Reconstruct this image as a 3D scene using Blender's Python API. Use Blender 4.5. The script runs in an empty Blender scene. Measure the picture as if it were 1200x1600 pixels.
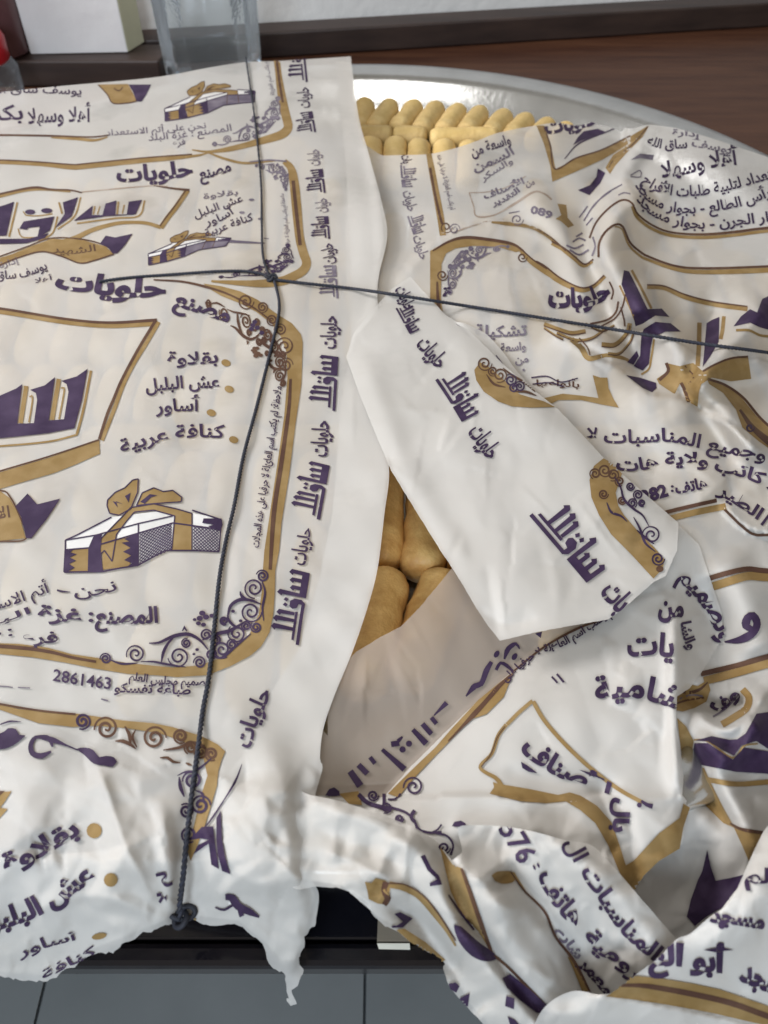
import bpy, math, random
import numpy as np
from mathutils import Vector, Matrix
from mathutils.geometry import delaunay_2d_cdt

# ------------------------------------------------------------------ camera, world, lamps, exposure
C = bpy.context.scene.collection
SC = bpy.context.scene
PITCH = math.radians(48.0); FPX = 1300.0; CZ = 0.35
cam_d = bpy.data.cameras.new("camera"); cam = bpy.data.objects.new("camera", cam_d); C.objects.link(cam)
cam.location = (0, 0, CZ); cam.rotation_euler = (math.radians(90) - PITCH, 0, 0)
cam_d.sensor_fit = 'VERTICAL'; cam_d.sensor_height = 36.0; cam_d.lens = FPX / 1600 * 36.0
cam_d.clip_start = 0.01; cam_d.clip_end = 50
cam_d.dof.use_dof = True; cam_d.dof.focus_distance = 0.40; cam_d.dof.aperture_fstop = 15.0
SC.camera = cam
world = bpy.data.worlds.new("World"); SC.world = world; world.use_nodes = True
world.node_tree.nodes["Background"].inputs[0].default_value = (0.92, 0.83, 0.70, 1)
world.node_tree.nodes["Background"].inputs[1].default_value = 0.26
SC.view_settings.view_transform = 'Standard'; SC.view_settings.look = 'None'
SC.view_settings.exposure = 0.03; SC.view_settings.gamma = 1.0

def area(name, loc, target, sx, sy, power, col):
    d = bpy.data.lights.new(name, 'AREA'); d.shape = 'RECTANGLE'; d.size = sx; d.size_y = sy
    d.energy = power; d.color = col
    o = bpy.data.objects.new(name, d); C.objects.link(o); o.location = loc
    o.rotation_euler = (Vector(target) - Vector(loc)).to_track_quat('-Z', 'Y').to_euler()
    return o
# the room's window to the left, and softer light from the open side behind the camera
area('window_light', (-1.35, 0.75, 0.95), (0.05, 0.40, 0), 0.6, 0.6, 38, (1.0, 0.975, 0.96))
area('room_light', (-0.35, -0.95, 0.75), (0, 0.1, 0), 0.7, 0.6, 16, (0.74, 0.87, 1.0))
area('rim_highlight_lamp', (-0.12, 0.12, 1.25), (-0.02, 0.5, 0), 0.34, 0.26, 3.0, (1.0, 0.97, 0.93))  # unseen overhead lamp, added to put a highlight on the tray rim

random.seed(7); RNG = np.random.default_rng(7)

# ------------------------------------------------------------------ pixel <-> place
SP, CP = math.sin(PITCH), math.cos(PITCH)
def un(px, py, z):
    """points on the table scene (metres) seen at the photograph's pixel, at height z"""
    px = np.asarray(px, float); py = np.asarray(py, float); z = np.asarray(z, float)
    u = (px - 600) / FPX; t = (py - 800) / FPX
    k = (CZ - z) / (SP + t * CP)
    return np.stack([k * u, k * (CP - t * SP), np.broadcast_to(z, k.shape)], -1)
def at(px, py, z): return Vector(un(px, py, z).tolist())

# ------------------------------------------------------------------ materials
def mat(name, col, rough=0.6, metal=0.0, spec=0.5, noise=None, bump=None, trans=0.0, coat=0.0):
    m = bpy.data.materials.new(name); m.use_nodes = True; nt = m.node_tree; N = nt.nodes; L = nt.links
    b = N['Principled BSDF']
    b.inputs['Base Color'].default_value = (*col, 1); b.inputs['Roughness'].default_value = rough
    b.inputs['Metallic'].default_value = metal; b.inputs['Specular IOR Level'].default_value = spec
    b.inputs['Transmission Weight'].default_value = trans; b.inputs['Coat Weight'].default_value = coat
    tc = N.new('ShaderNodeTexCoord')
    if noise:
        sc, col2, lo, hi = noise[:4]
        n = N.new('ShaderNodeTexNoise'); n.inputs['Scale'].default_value = sc; n.inputs['Detail'].default_value = 5
        mp = N.new('ShaderNodeMapping'); L.new(tc.outputs['Object'], mp.inputs[0]); L.new(mp.outputs[0], n.inputs[0])
        if len(noise) > 4: mp.inputs['Scale'].default_value = noise[4]
        r = N.new('ShaderNodeValToRGB'); r.color_ramp.elements[0].position = lo; r.color_ramp.elements[1].position = hi
        r.color_ramp.elements[0].color = (*col, 1); r.color_ramp.elements[1].color = (*col2, 1)
        L.new(n.outputs[0], r.inputs[0]); L.new(r.outputs[0], b.inputs['Base Color'])
    if bump:
        last = None
        for sc, st, dist in bump:
            n = N.new('ShaderNodeTexNoise'); n.inputs['Scale'].default_value = sc; n.inputs['Detail'].default_value = 3
            L.new(tc.outputs['Object'], n.inputs[0])
            bp = N.new('ShaderNodeBump'); bp.inputs['Strength'].default_value = st; bp.inputs['Distance'].default_value = dist
            L.new(n.outputs[0], bp.inputs['Height'])
            if last: L.new(last.outputs[0], bp.inputs['Normal'])
            last = bp
        L.new(last.outputs[0], b.inputs['Normal'])
    return m

def paper_mat(name='waxed_paper', c1=(0.71, 0.69, 0.665), c2=(0.64, 0.62, 0.59), g0=0.27, g1=0.42):
    m = mat(name, c1, 0.62, spec=0.22, noise=(14, c2, 0.3, 0.7),
            bump=[(38, 0.10, 0.004), (420, 0.05, 0.0005)])
    nt = m.node_tree; b = nt.nodes['Principled BSDF']; out = nt.nodes['Material Output']
    tc = nt.nodes['Texture Coordinate']; gn = nt.nodes.new('ShaderNodeTexNoise'); gn.inputs['Scale'].default_value = 17; gn.inputs['Detail'].default_value = 4
    gr = nt.nodes.new('ShaderNodeValToRGB'); gr.color_ramp.elements[0].position = 0.56; gr.color_ramp.elements[1].position = 0.72
    gr.color_ramp.elements[0].color = (g0, g0, g0, 1); gr.color_ramp.elements[1].color = (g1, g1, g1, 1)
    nt.links.new(tc.outputs['Object'], gn.inputs[0]); nt.links.new(gn.outputs[0], gr.inputs[0])
    m_grease = gr
    tr = nt.nodes.new('ShaderNodeBsdfTranslucent'); tr.inputs[0].default_value = (0.72, 0.66, 0.58, 1)
    mx = nt.nodes.new('ShaderNodeMixShader'); mx.inputs[0].default_value = 0.16
    nt.links.new(b.outputs[0], mx.inputs[1]); nt.links.new(tr.outputs[0], mx.inputs[2]); tp = nt.nodes.new('ShaderNodeBsdfTransparent'); m2 = nt.nodes.new('ShaderNodeMixShader'); m2.inputs[0].default_value = 0.26
    nt.links.new(m_grease.outputs[0], m2.inputs[0]); nt.links.new(mx.outputs[0], m2.inputs[1]); nt.links.new(tp.outputs[0], m2.inputs[2]); nt.links.new(m2.outputs[0], out.inputs[0])
    return m
def ink(name, c1, c2):
    return mat(name, c1, 0.66, spec=0.18, noise=(90, c2, 0.42, 0.72))
M = dict(
    paper=paper_mat(), tan_tone=paper_mat('tan_paper', (0.50, 0.43, 0.375), (0.44, 0.37, 0.315), 0.34, 0.5),
    folded=paper_mat('folded_waxed_paper', g0=0.05, g1=0.10),
    purple=ink('purple_ink', (0.034, 0.019, 0.050), (0.060, 0.038, 0.080)),
    ochre=ink('ochre_ink', (0.235, 0.150, 0.056), (0.30, 0.205, 0.092)),
    brown=ink('brown_ink', (0.078, 0.038, 0.026), (0.115, 0.062, 0.038)),
    faint=ink('faded_brown_ink', (0.30, 0.235, 0.19), (0.42, 0.36, 0.31)),
    greyp=ink('faded_purple_ink', (0.115, 0.095, 0.13), (0.21, 0.185, 0.22)),
    white=ink('unprinted_white', (0.66, 0.645, 0.63), (0.60, 0.59, 0.57)),
)

# ------------------------------------------------------------------ object helpers
def link(name, me, parent=None, m=None):
    o = bpy.data.objects.new(name, me); C.objects.link(o)
    if parent is not None: o.parent = parent
    if m is not None: me.materials.append(m)
    return o
def tag(o, label=None, cat=None, group=None, kind=None):
    for k, v in (('label', label), ('category', cat), ('group', group), ('kind', kind)):
        if v: o[k] = v
    return o
def mesh(name, V, F, smooth=True):
    me = bpy.data.meshes.new(name); me.from_pydata([tuple(map(float, v)) for v in V], [], [tuple(map(int, f)) for f in F])
    me.validate()
    if smooth: me.polygons.foreach_set('use_smooth', [True] * len(me.polygons))
    me.update(); return me
def thing(name, loc, label, cat, group=None):
    o = bpy.data.objects.new(name, None); C.objects.link(o); o.location = loc; o.empty_display_size = 0.02
    return tag(o, label, cat, group)
def lathe(prof, n=32, jit=0.0, flute=None, a0=0.0, a1=2 * math.pi):
    V = []; F = []; full = abs(a1 - a0 - 2 * math.pi) < 1e-6; k = n if full else n + 1
    for i in range(k):
        a = a0 + (a1 - a0) * i / n
        for r, z in prof:
            rr = r
            if flute and r > 0: rr = r * (1 - flute[1] * abs(math.sin(a * flute[0] / 2)) ** 0.6)
            V.append((rr * math.cos(a), rr * math.sin(a), z))
    m = len(prof)
    for i in range(n):
        j = (i + 1) % k
        for q in range(m - 1): F.append((i * m + q, j * m + q, j * m + q + 1, i * m + q + 1))
    return V, F
def box(x0, x1, y0, y1, z0, z1):
    V = [(x, y, z) for z in (z0, z1) for y in (y0, y1) for x in (x0, x1)]
    F = [(0, 2, 3, 1), (4, 5, 7, 6), (0, 1, 5, 4), (2, 6, 7, 3), (0, 4, 6, 2), (1, 3, 7, 5)]
    return V, F
def bevel(o, w=0.002, seg=2):
    b = o.modifiers.new('bevel', 'BEVEL'); b.width = w; b.segments = seg; return o

# ------------------------------------------------------------------ height fields of the sheets
GX0, GY0, GS, GNX, GNY = -200, 20, 4, 400, 440
gx = GX0 + GS * np.arange(GNX); gy = GY0 + GS * np.arange(GNY)
GX, GY = np.meshgrid(gx, gy)
def polydist(P, X=None, Y=None):
    """unsigned distance, side sign (+ right of travel on screen, i.e. below a left-to-right line), position along"""
    X = GX if X is None else X; Y = GY if Y is None else Y
    best = np.full(X.shape, 1e9); sgn = np.ones(X.shape); pos = np.zeros(X.shape); tot = 0
    for i in range(len(P) - 1):
        ax, ay = P[i]; bx, by = P[i + 1]; dx, dy = bx - ax, by - ay; L2 = dx * dx + dy * dy + 1e-9
        t = np.clip(((X - ax) * dx + (Y - ay) * dy) / L2, 0, 1)
        d = np.hypot(X - ax - t * dx, Y - ay - t * dy); c = np.sign(dx * (Y - ay) - dy * (X - ax))
        m = d < best; best[m] = d[m]; sgn[m] = c[m]; pos[m] = (tot + t * math.sqrt(L2))[m]; tot += math.sqrt(L2)
    return best, sgn, pos / tot
def ridge(P, amp, w, sharp=False, taper=True):
    d, s, t = polydist(spl(P) if len(P) > 2 else P)
    e = np.exp(-d / w) if sharp else np.exp(-(d / w) ** 2)
    if taper: e = e * np.clip(np.sin(np.pi * np.clip(t * 0.92 + 0.04, 0, 1)) * 2.2, 0, 1)
    return amp * e
def step(P, amp, fall, side=1, ends=0.12):
    d, s, t = polydist(spl(P) if len(P) > 2 else P)
    m = (s * side > 0) * np.exp(-d / fall)
    f = np.clip(t / ends, 0, 1) * np.clip((1 - t) / ends, 0, 1)
    return amp * m * f
def slow(amp, wl, seed, n=24, ang=None, spread=3.14):
    r = np.random.default_rng(seed); h = np.zeros(GX.shape)
    for i in range(n):
        a = r.uniform(0, math.pi) if ang is None else ang + r.uniform(-spread, spread)
        k = 2 * math.pi / (wl * r.uniform(0.6, 1.8)); h += np.cos(k * (GX * math.cos(a) + GY * math.sin(a) * 1.2) + r.uniform(0, 6.28))
    return amp * h / math.sqrt(n)
def facets(amp, cell, seed, box=None, soft=1):
    """crumple: heights at random points joined by flat facets"""
    r = np.random.default_rng(seed); x0, x1, y0, y1 = box or (GX0 - 60, gx[-1] + 60, GY0 - 60, gy[-1] + 60)
    n = int((x1 - x0) * (y1 - y0) / cell ** 2)
    pts = np.stack([r.uniform(x0, x1, n), r.uniform(y0, y1, n)], 1); hh = r.uniform(-1, 1, n)
    pts = np.vstack([pts, [[x0, y0], [x1, y0], [x1, y1], [x0, y1]]]); hh = np.append(hh, [0, 0, 0, 0])
    res = delaunay_2d_cdt([Vector(p) for p in pts], [], [], 0, 1e-6)
    H = np.zeros(GX.shape); vs = np.array([tuple(v) for v in res[0]]); om = res[3]
    hv = np.array([hh[o[0]] if o else 0 for o in om])
    for f in res[2]:
        a, b, c = f[:3]; A, B, D = vs[a], vs[b], vs[c]
        i0 = max(0, int((min(A[0], B[0], D[0]) - GX0) // GS)); i1 = min(GNX, int((max(A[0], B[0], D[0]) - GX0) // GS) + 2)
        j0 = max(0, int((min(A[1], B[1], D[1]) - GY0) // GS)); j1 = min(GNY, int((max(A[1], B[1], D[1]) - GY0) // GS) + 2)
        if i0 >= i1 or j0 >= j1: continue
        X = GX[j0:j1, i0:i1]; Y = GY[j0:j1, i0:i1]
        det = (B[1] - D[1]) * (A[0] - D[0]) + (D[0] - B[0]) * (A[1] - D[1])
        if abs(det) < 1e-9: continue
        u = ((B[1] - D[1]) * (X - D[0]) + (D[0] - B[0]) * (Y - D[1])) / det
        v = ((D[1] - A[1]) * (X - D[0]) + (A[0] - D[0]) * (Y - D[1])) / det; w = 1 - u - v
        m = (u >= -1e-6) & (v >= -1e-6) & (w >= -1e-6)
        H[j0:j1, i0:i1][m] = (u * hv[a] + v * hv[b] + w * hv[c])[m]
    for _ in range(soft): H = smooth(H)
    return amp * H
def creases(box_, n, amp, seed, lo=50, hi=170):
    """thin straight fold lines, proud or sunk, with the paper bending slightly to either side"""
    r = np.random.default_rng(seed); H = np.zeros(GX.shape); x0, x1, y0, y1 = box_
    for i in range(n):
        cx, cy = r.uniform(x0, x1), r.uniform(y0, y1); a_ = r.uniform(0, math.pi); l_ = r.uniform(lo, hi) / 2; sg = r.choice([-1, 1]) * r.uniform(.4, 1)
        d, sd, t = polydist([(cx - l_ * math.cos(a_), cy - l_ * math.sin(a_)), (cx + l_ * math.cos(a_), cy + l_ * math.sin(a_))])
        k = r.uniform(9, 26); H += sg * np.exp(-d / k) * np.sin(np.pi * np.clip(t, 0.02, .98)) * (1 + .5 * sd) * .7
    return amp * H
def smooth(H):
    P = np.pad(H, 1, mode='edge')
    return (P[1:-1, 1:-1] * 2 + P[:-2, 1:-1] + P[2:, 1:-1] + P[1:-1, :-2] + P[1:-1, 2:]) / 6
def sst(x, a, b):
    t = np.clip((x - a) / (b - a), 0, 1); return t * t * (3 - 2 * t)
def bump(cx, cy, rx, ry, amp): return amp * np.exp(-((GX - cx) / rx) ** 2 - ((GY - cy) / ry) ** 2)
def spl(P, stepx=6.0, closed=False):
    """Catmull-Rom through pixel points, resampled"""
    P = [np.array(p, float) for p in P]
    if len(P) < 3 and not closed:
        n = max(2, int(np.hypot(*(P[1] - P[0])) / stepx) + 1); return [tuple(P[0] + (P[1] - P[0]) * i / (n - 1)) for i in range(n)]
    Q = [P[-1]] + P + [P[0], P[1]] if closed else [2 * P[0] - P[1]] + P + [2 * P[-1] - P[-2]]
    out = []; nseg = len(P) if closed else len(P) - 1
    for i in range(nseg):
        a, b, c, d = Q[i:i + 4]; n = max(1, int(np.hypot(*(c - b)) / stepx))
        for j in range(n):
            t = j / n; out.append(tuple(0.5 * ((2 * b) + (c - a) * t + (2 * a - 5 * b + 4 * c - d) * t * t + (3 * b - a - 3 * c + d) * t ** 3)))
    if not closed: out.append(tuple(P[-1]))
    return out
def inside(P, X, Y):
    P = np.asarray(P, float); r = np.zeros(np.shape(X), bool); j = len(P) - 1
    for i in range(len(P)):
        xi, yi = P[i]; xj, yj = P[j]
        if yi != yj:
            c = ((yi > Y) != (yj > Y)) & (X < (xj - xi) * (Y - yi) / (yj - yi) + xi); r ^= c
        j = i
    return r
def dens(P, stepx, jit=0.0, seed=1):
    r = np.random.default_rng(seed); out = []
    for i in range(len(P)):
        a = np.array(P[i], float); b = np.array(P[(i + 1) % len(P)], float); n = max(1, int(np.hypot(*(b - a)) / stepx))
        for k in range(n):
            q = a + (b - a) * k / n
            if jit and k: q = q + r.normal(0, jit, 2)
            out.append((float(q[0]), float(q[1])))
    return out
def fill(P, sp):
    """triangulated polygon with interior points: (pts, tris)"""
    P = [tuple(p) for p in P]; n = len(P)
    xs = [p[0] for p in P]; ys = [p[1] for p in P]
    X, Y = np.meshgrid(np.arange(min(xs) + sp / 2, max(xs), sp), np.arange(min(ys) + sp / 2, max(ys), sp))
    X = X + (np.arange(X.shape[0])[:, None] % 2) * sp * 0.45
    if X.size:
        m = inside(P, X, Y); q = np.stack([X[m], Y[m]], 1)
        if len(q):
            d, _, _ = polydist(P + [P[0]], q[:, 0], q[:, 1]); q = q[d > sp * 0.35]
    else: q = np.zeros((0, 2))
    vs = [Vector(p) for p in P] + [Vector(p) for p in q.tolist()]
    r = delaunay_2d_cdt(vs, [], [list(range(n))], 1, 1e-5)
    return np.array([tuple(v) for v in r[0]]), [tuple(f) for f in r[2]]

class Sheet:
    def __init__(s, name, outline, H, parent=None, sp=5, edge_jit=0.25, seed=1, smooth_out=True, ragged=0, m=None):
        s.H = H; s.out = dens(spl(outline, 5, True) if smooth_out else outline, 4.5, edge_jit, seed); s.name = name
        s.tris = {}; s.elem = 'printed_border'; s.count = 0
        if ragged:
            rr = np.random.default_rng(seed + 50); w_ = 0; o2 = []
            for x_, y_ in s.out:
                w_ = w_ * .55 + rr.normal(0, 1.0); k_ = max(0, min(1, (y_ - ragged) / 60)); o2.append((x_ + w_ * k_ * 1.1, y_ + w_ * k_ * 1.5))
            s.out = o2
        P, F = fill(s.out, sp)
        V = un(P[:, 0], P[:, 1], s.z(P[:, 0], P[:, 1]))
        F = [f[::-1] for f in F]
        me = mesh(name, V, F); s.obj = link(name, me, parent, m or M['paper'])
    def z(s, x, y):
        fx = np.clip((np.asarray(x, float) - GX0) / GS, 0, GNX - 1.001); fy = np.clip((np.asarray(y, float) - GY0) / GS, 0, GNY - 1.001)
        i = fx.astype(int); j = fy.astype(int); a = fx - i; b = fy - j; H = s.H
        return H[j, i] * (1 - a) * (1 - b) + H[j, i + 1] * a * (1 - b) + H[j + 1, i] * (1 - a) * b + H[j + 1, i + 1] * a * b
    def add(s, col, P, F):
        """flat print: triangles in sheet coordinates"""
        P = np.asarray(P, float)
        if len(P): s.tris.setdefault(s.elem, {}).setdefault(col, []).append(P[np.array([f for f in F], int)])
    def item(s, name):
        s.count += 1; s.elem = '%s|%d' % (name, s.count) if name != 'printed_border' else name
    def poly(s, col, P, curve=False):
        P = spl(P, 6, True) if curve else dens(P, 7)
        q, F = fill(P, 8); s.add(col, q, [t for f in F for t in ([f] if len(f) == 3 else [(f[0], f[i], f[i + 1]) for i in range(1, len(f) - 1)])])
    def stroke(s, col, P, w, raw=False, taper=False):
        P = np.array(P if raw else spl(P, 4)); n = len(P)
        if n < 2: return
        T = np.gradient(P, axis=0); T /= np.maximum(np.hypot(T[:, 0], T[:, 1]), 1e-6)[:, None]; Nn = np.stack([T[:, 1], -T[:, 0]], 1)
        t = np.linspace(0, 1, n)
        W = np.interp(t, np.linspace(0, 1, len(w)), w) if hasattr(w, '__len__') else np.full(n, float(w))
        if taper: W = W * (0.25 + 0.75 * np.sin(np.pi * np.clip(t * 0.94 + 0.03, 0, 1)))
        k = max(1, int(W.max() / 8) + 1); cols = [P + Nn * (W * (q / k - 0.5))[:, None] for q in range(k + 1)]
        V = np.concatenate(cols); F = []
        for q in range(k):
            for i in range(n - 1):
                a, b, c, d = q * n + i, q * n + i + 1, (q + 1) * n + i + 1, (q + 1) * n + i; F += [(a, b, c), (a, c, d)]
        s.add(col, V, F)
    def dot(s, col, x, y, rx, ry=None, rot=0):
        ry = ry or rx; A = np.linspace(0, 2 * math.pi, 13)[:-1]; ca, sa = math.cos(rot), math.sin(rot)
        V = [(x, y)] + [(x + rx * math.cos(a) * ca - ry * math.sin(a) * sa, y + rx * math.cos(a) * sa + ry * math.sin(a) * ca) for a in A]
        s.add(col, V, [(0, i + 1, (i + 1) % 12 + 1) for i in range(12)])
    def curl(s, col, x, y, r, a0=0.0, turns=1.7, hand=1, w=2.6, fn=None):
        t = np.linspace(0, 1, int(26 * turns)); a = a0 + hand * 2 * math.pi * turns * t; rr = r * (1 - t) ** 0.8 + 0.8
        P = np.stack([x + rr * np.cos(a), y + rr * np.sin(a)], 1)
        if fn: P = fn(P)
        s.stroke(col, P, [w * 0.6, w, w * 1.1, w * 0.8], raw=True)
    def finish(s, parent):
        LAY = dict(faint=0, white=1, ochre=2, greyp=3, brown=4, purple=5)
        for elem, D in s.tris.items():
            VV = []; FF = []; MI = []; mats = []; off = 0
            for col, L in sorted(D.items(), key=lambda q: LAY[q[0]]):
                T = np.concatenate(L)                                   # n,3,2
                for _ in range(5):                                      # cut long edges so print follows the folds
                    e = np.stack([np.hypot(*(T[:, (i + 1) % 3] - T[:, i]).T) for i in range(3)], 1); k = e.argmax(1); big = e.max(1) > 8
                    if not big.any(): break
                    B = T[big]; kk = k[big]; ar = np.arange(len(B)); a = B[ar, kk]; b = B[ar, (kk + 1) % 3]; c = B[ar, (kk + 2) % 3]; m = (a + b) / 2
                    T = np.concatenate([T[~big], np.stack([a, m, c], 1), np.stack([m, b, c], 1)])
                cen = T.mean(1); T = T[inside(s.out, cen[:, 0], cen[:, 1])]
                if not len(T): continue
                ar2 = (T[:, 1, 0] - T[:, 0, 0]) * (T[:, 2, 1] - T[:, 0, 1]) - (T[:, 1, 1] - T[:, 0, 1]) * (T[:, 2, 0] - T[:, 0, 0])
                T[ar2 > 0] = T[ar2 > 0][:, ::-1]
                P = T.reshape(-1, 2); key = np.round(P * 20).astype(np.int64); _, ix, inv = np.unique(key, axis=0, return_index=True, return_inverse=True)
                P = P[ix]; F = inv.reshape(-1, 3); F = F[(F[:, 0] != F[:, 1]) & (F[:, 1] != F[:, 2]) & (F[:, 0] != F[:, 2])]
                V = un(P[:, 0], P[:, 1], s.z(P[:, 0], P[:, 1])); cv = np.array([0, 0, CZ]) - V
                V = V + cv / np.linalg.norm(cv, axis=1)[:, None] * (0.00042 + 0.00009 * LAY[col])
                VV.append(V); FF.append(F + off); MI += [len(mats)] * len(F); mats.append(M[col]); off += len(V)
            if not VV: continue
            name = elem.split('|')[0]; me = bpy.data.meshes.new(name)
            me.from_pydata(np.concatenate(VV).tolist(), [], np.concatenate(FF).tolist())
            for m in mats: me.materials.append(m)
            me.polygons.foreach_set('material_index', MI); me.polygons.foreach_set('use_smooth', [True] * len(me.polygons)); me.update()
            o = link(name, me, parent)
            if name in ('printed_border', 'printed_scrollwork'): o['kind'] = 'stuff'

# ------------------------------------------------------------------ lettering
_F = {}
for l in """ا FE8D FE8E 0 0|أ FE83 FE84 0 0|إ FE87 FE88 0 0|ب FE8F FE90 FE91 FE92|ة FE93 FE94 0 0|ت FE95 FE96 FE97 FE98|ث FE99 FE9A FE9B FE9C|ج FE9D FE9E FE9F FEA0|ح FEA1 FEA2 FEA3 FEA4|خ FEA5 FEA6 FEA7 FEA8|د FEA9 FEAA 0 0|ذ FEAB FEAC 0 0|ر FEAD FEAE 0 0|ز FEAF FEB0 0 0|س FEB1 FEB2 FEB3 FEB4|ش FEB5 FEB6 FEB7 FEB8|ص FEB9 FEBA FEBB FEBC|ض FEBD FEBE FEBF FEC0|ط FEC1 FEC2 FEC3 FEC4|ظ FEC5 FEC6 FEC7 FEC8|ع FEC9 FECA FECB FECC|غ FECD FECE FECF FED0|ف FED1 FED2 FED3 FED4|ق FED5 FED6 FED7 FED8|ك FED9 FEDA FEDB FEDC|ل FEDD FEDE FEDF FEE0|م FEE1 FEE2 FEE3 FEE4|ن FEE5 FEE6 FEE7 FEE8|ه FEE9 FEEA FEEB FEEC|و FEED FEEE 0 0|ى FEEF FEF0 0 0|ي FEF1 FEF2 FEF3 FEF4""".split('|'):
    c, *v = l.split(); _F[c] = [int(q, 16) for q in v]
_LA = {'ا': (0xFEFB, 0xFEFC), 'أ': (0xFEF7, 0xFEF8), 'إ': (0xFEF9, 0xFEFA)}
def shape(t):
    out = []; i = 0; joined = False
    while i < len(t):
        c = t[i]
        if c == 'ل' and i + 1 < len(t) and t[i + 1] in _LA:
            out.append(chr(_LA[t[i + 1]][1 if joined else 0])); joined = False; i += 2; continue
        if c in _F:
            f = _F[c]; nxt = f[2] and i + 1 < len(t) and t[i + 1] in _F
            out.append(chr(f[3] if joined and nxt else f[2] if nxt else f[1] if joined else f[0])); joined = bool(nxt)
        else: out.append(c); joined = False
        i += 1
    return ''.join(reversed(out))
_TC = {}
def glyphs(txt, bold=0.014):
    k = (txt, bold)
    if k not in _TC:
        c = bpy.data.curves.new('lettering', 'FONT'); c.body = shape(txt) if any('\u0600' < q < '\u06ff' for q in txt) else txt
        c.resolution_u = 2; c.offset = bold; c.fill_mode = 'FRONT'
        o = bpy.data.objects.new('lettering', c); C.objects.link(o); bpy.context.view_layer.update()
        me = o.to_mesh(); me.calc_loop_triangles()
        V = np.array([v.co[:2] for v in me.vertices]); F = np.array([t.vertices[:] for t in me.loop_triangles])
        V[:, 0] -= V[:, 0].min(); w = V[:, 0].max(); o.to_mesh_clear(); bpy.data.objects.remove(o); bpy.data.curves.remove(c)
        _TC[k] = (V, F, w)
    return _TC[k]
def along(V, w, path, h, slant=0.0):
    """lay x in 0..w, y up, along a baseline path; h = size of one em in px (number or list along the path)"""
    P = np.array(spl(path, 3)); d = np.concatenate([[0], np.cumsum(np.hypot(*np.diff(P, axis=0).T))]); L = d[-1]
    s = (V[:, 0] + slant * V[:, 1]) / w * L
    x = np.interp(s, d, P[:, 0]); y = np.interp(s, d, P[:, 1])
    T = np.gradient(P, axis=0)
    for _ in range(2): T = (np.roll(T, 1, 0) + T * 2 + np.roll(T, -1, 0)) / 4 if len(T) > 6 else T
    if len(T) > 6: T[:3] = P[3] - P[0]; T[-3:] = P[-1] - P[-4]
    T = T / np.maximum(np.hypot(T[:, 0], T[:, 1]), 1e-6)[:, None]
    tx = np.interp(s, d, T[:, 0]); ty = np.interp(s, d, T[:, 1])
    hh = np.interp(s / L, np.linspace(0, 1, len(h)), h) if hasattr(h, '__len__') else h
    e = np.minimum(s, 0) + np.maximum(s - L, 0)
    return np.stack([x + tx * e + ty * V[:, 1] * hh, y + ty * e - tx * V[:, 1] * hh], 1)
def T(sh, txt, path, h, col='purple', bold=0.014, slant=0.0):
    V, F, w = glyphs(txt, bold); sh.item('printed_word'); sh.add(col, along(V, w, path, h, slant), F); sh.item('printed_border')
# the angular company name repeated down the paper's margin, drawn in a 10 x 4 field
LOGO = [[(0, 0), (5.5, 0), (5.95, .5), (6.0, 1.4), (5.6, 1.9), (4.9, 1.9), (4.6, 1.5), (4.8, .95), (5.35, .8), (5.3, .42), (0, .42)],
        [(.5, .72), (4.3, .72), (4.3, 1.05), (2.2, 1.05), (2.45, 3.5), (2.0, 3.8), (1.55, 3.3), (1.8, 3.2), (1.75, 1.05), (.6, 1.05)],
        [(2.9, .9), (3.3, .9), (3.5, 3.4), (3.05, 3.7), (2.65, 3.2), (2.9, 3.1)],
        [(3.8, 1.1), (4.2, 1.1), (4.35, 3.1), (3.9, 3.4), (3.55, 2.9), (3.8, 2.8)],
        [(4.75, 2.3), (5.1, 2.1), (5.3, 2.5), (4.95, 2.75)], [(5.45, 2.3), (5.8, 2.1), (6.0, 2.5), (5.65, 2.75)],
        [(6.25, 0), (9.6, 0), (9.8, 2.3), (9.35, 2.6), (9.0, 2.1), (9.25, 2.0), (9.15, .9), (8.65, .9), (8.7, 2.1), (8.3, 2.4), (7.95, 1.9), (8.2, 1.8), (8.15, .9), (7.65, .9), (7.7, 1.95), (7.3, 2.2), (6.95, 1.7), (7.2, 1.65), (7.15, .9), (6.75, .9), (6.95, 3.4), (6.5, 3.7), (6.1, 3.1), (6.35, 3.0)]]
_LG = [fill(dens(p, 0.8), 1.0) for p in LOGO]
def logo(sh, path, h, col='purple', upto=10, frm=0):
    sh.item('printed_name')
    for q, F in _LG:
        if q[:, 0].min() > upto or q[:, 0].max() < frm: continue
        F3 = [t for f in F for t in [(f[0], f[i], f[i + 1]) for i in range(1, len(f) - 1)]]
        sh.add(col, along(q * [1, 0.25], 10, path, h), F3)
    sh.item('printed_border')
def quad(src, dst):
    x0, y0, x1, y1 = src; D = [np.array(d, float) for d in dst]    # TL TR BR BL
    def f(P):
        P = np.asarray(P, float); u = ((P[:, 0] - x0) / (x1 - x0))[:, None]; v = ((P[:, 1] - y0) / (y1 - y0))[:, None]
        return (D[0] * (1 - u) + D[1] * u) * (1 - v) + (D[3] * (1 - u) + D[2] * u) * v
    return f
def mp(f, P): return [tuple(p) for p in f(np.array(P, float))]
ident = lambda P: np.asarray(P, float)
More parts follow.
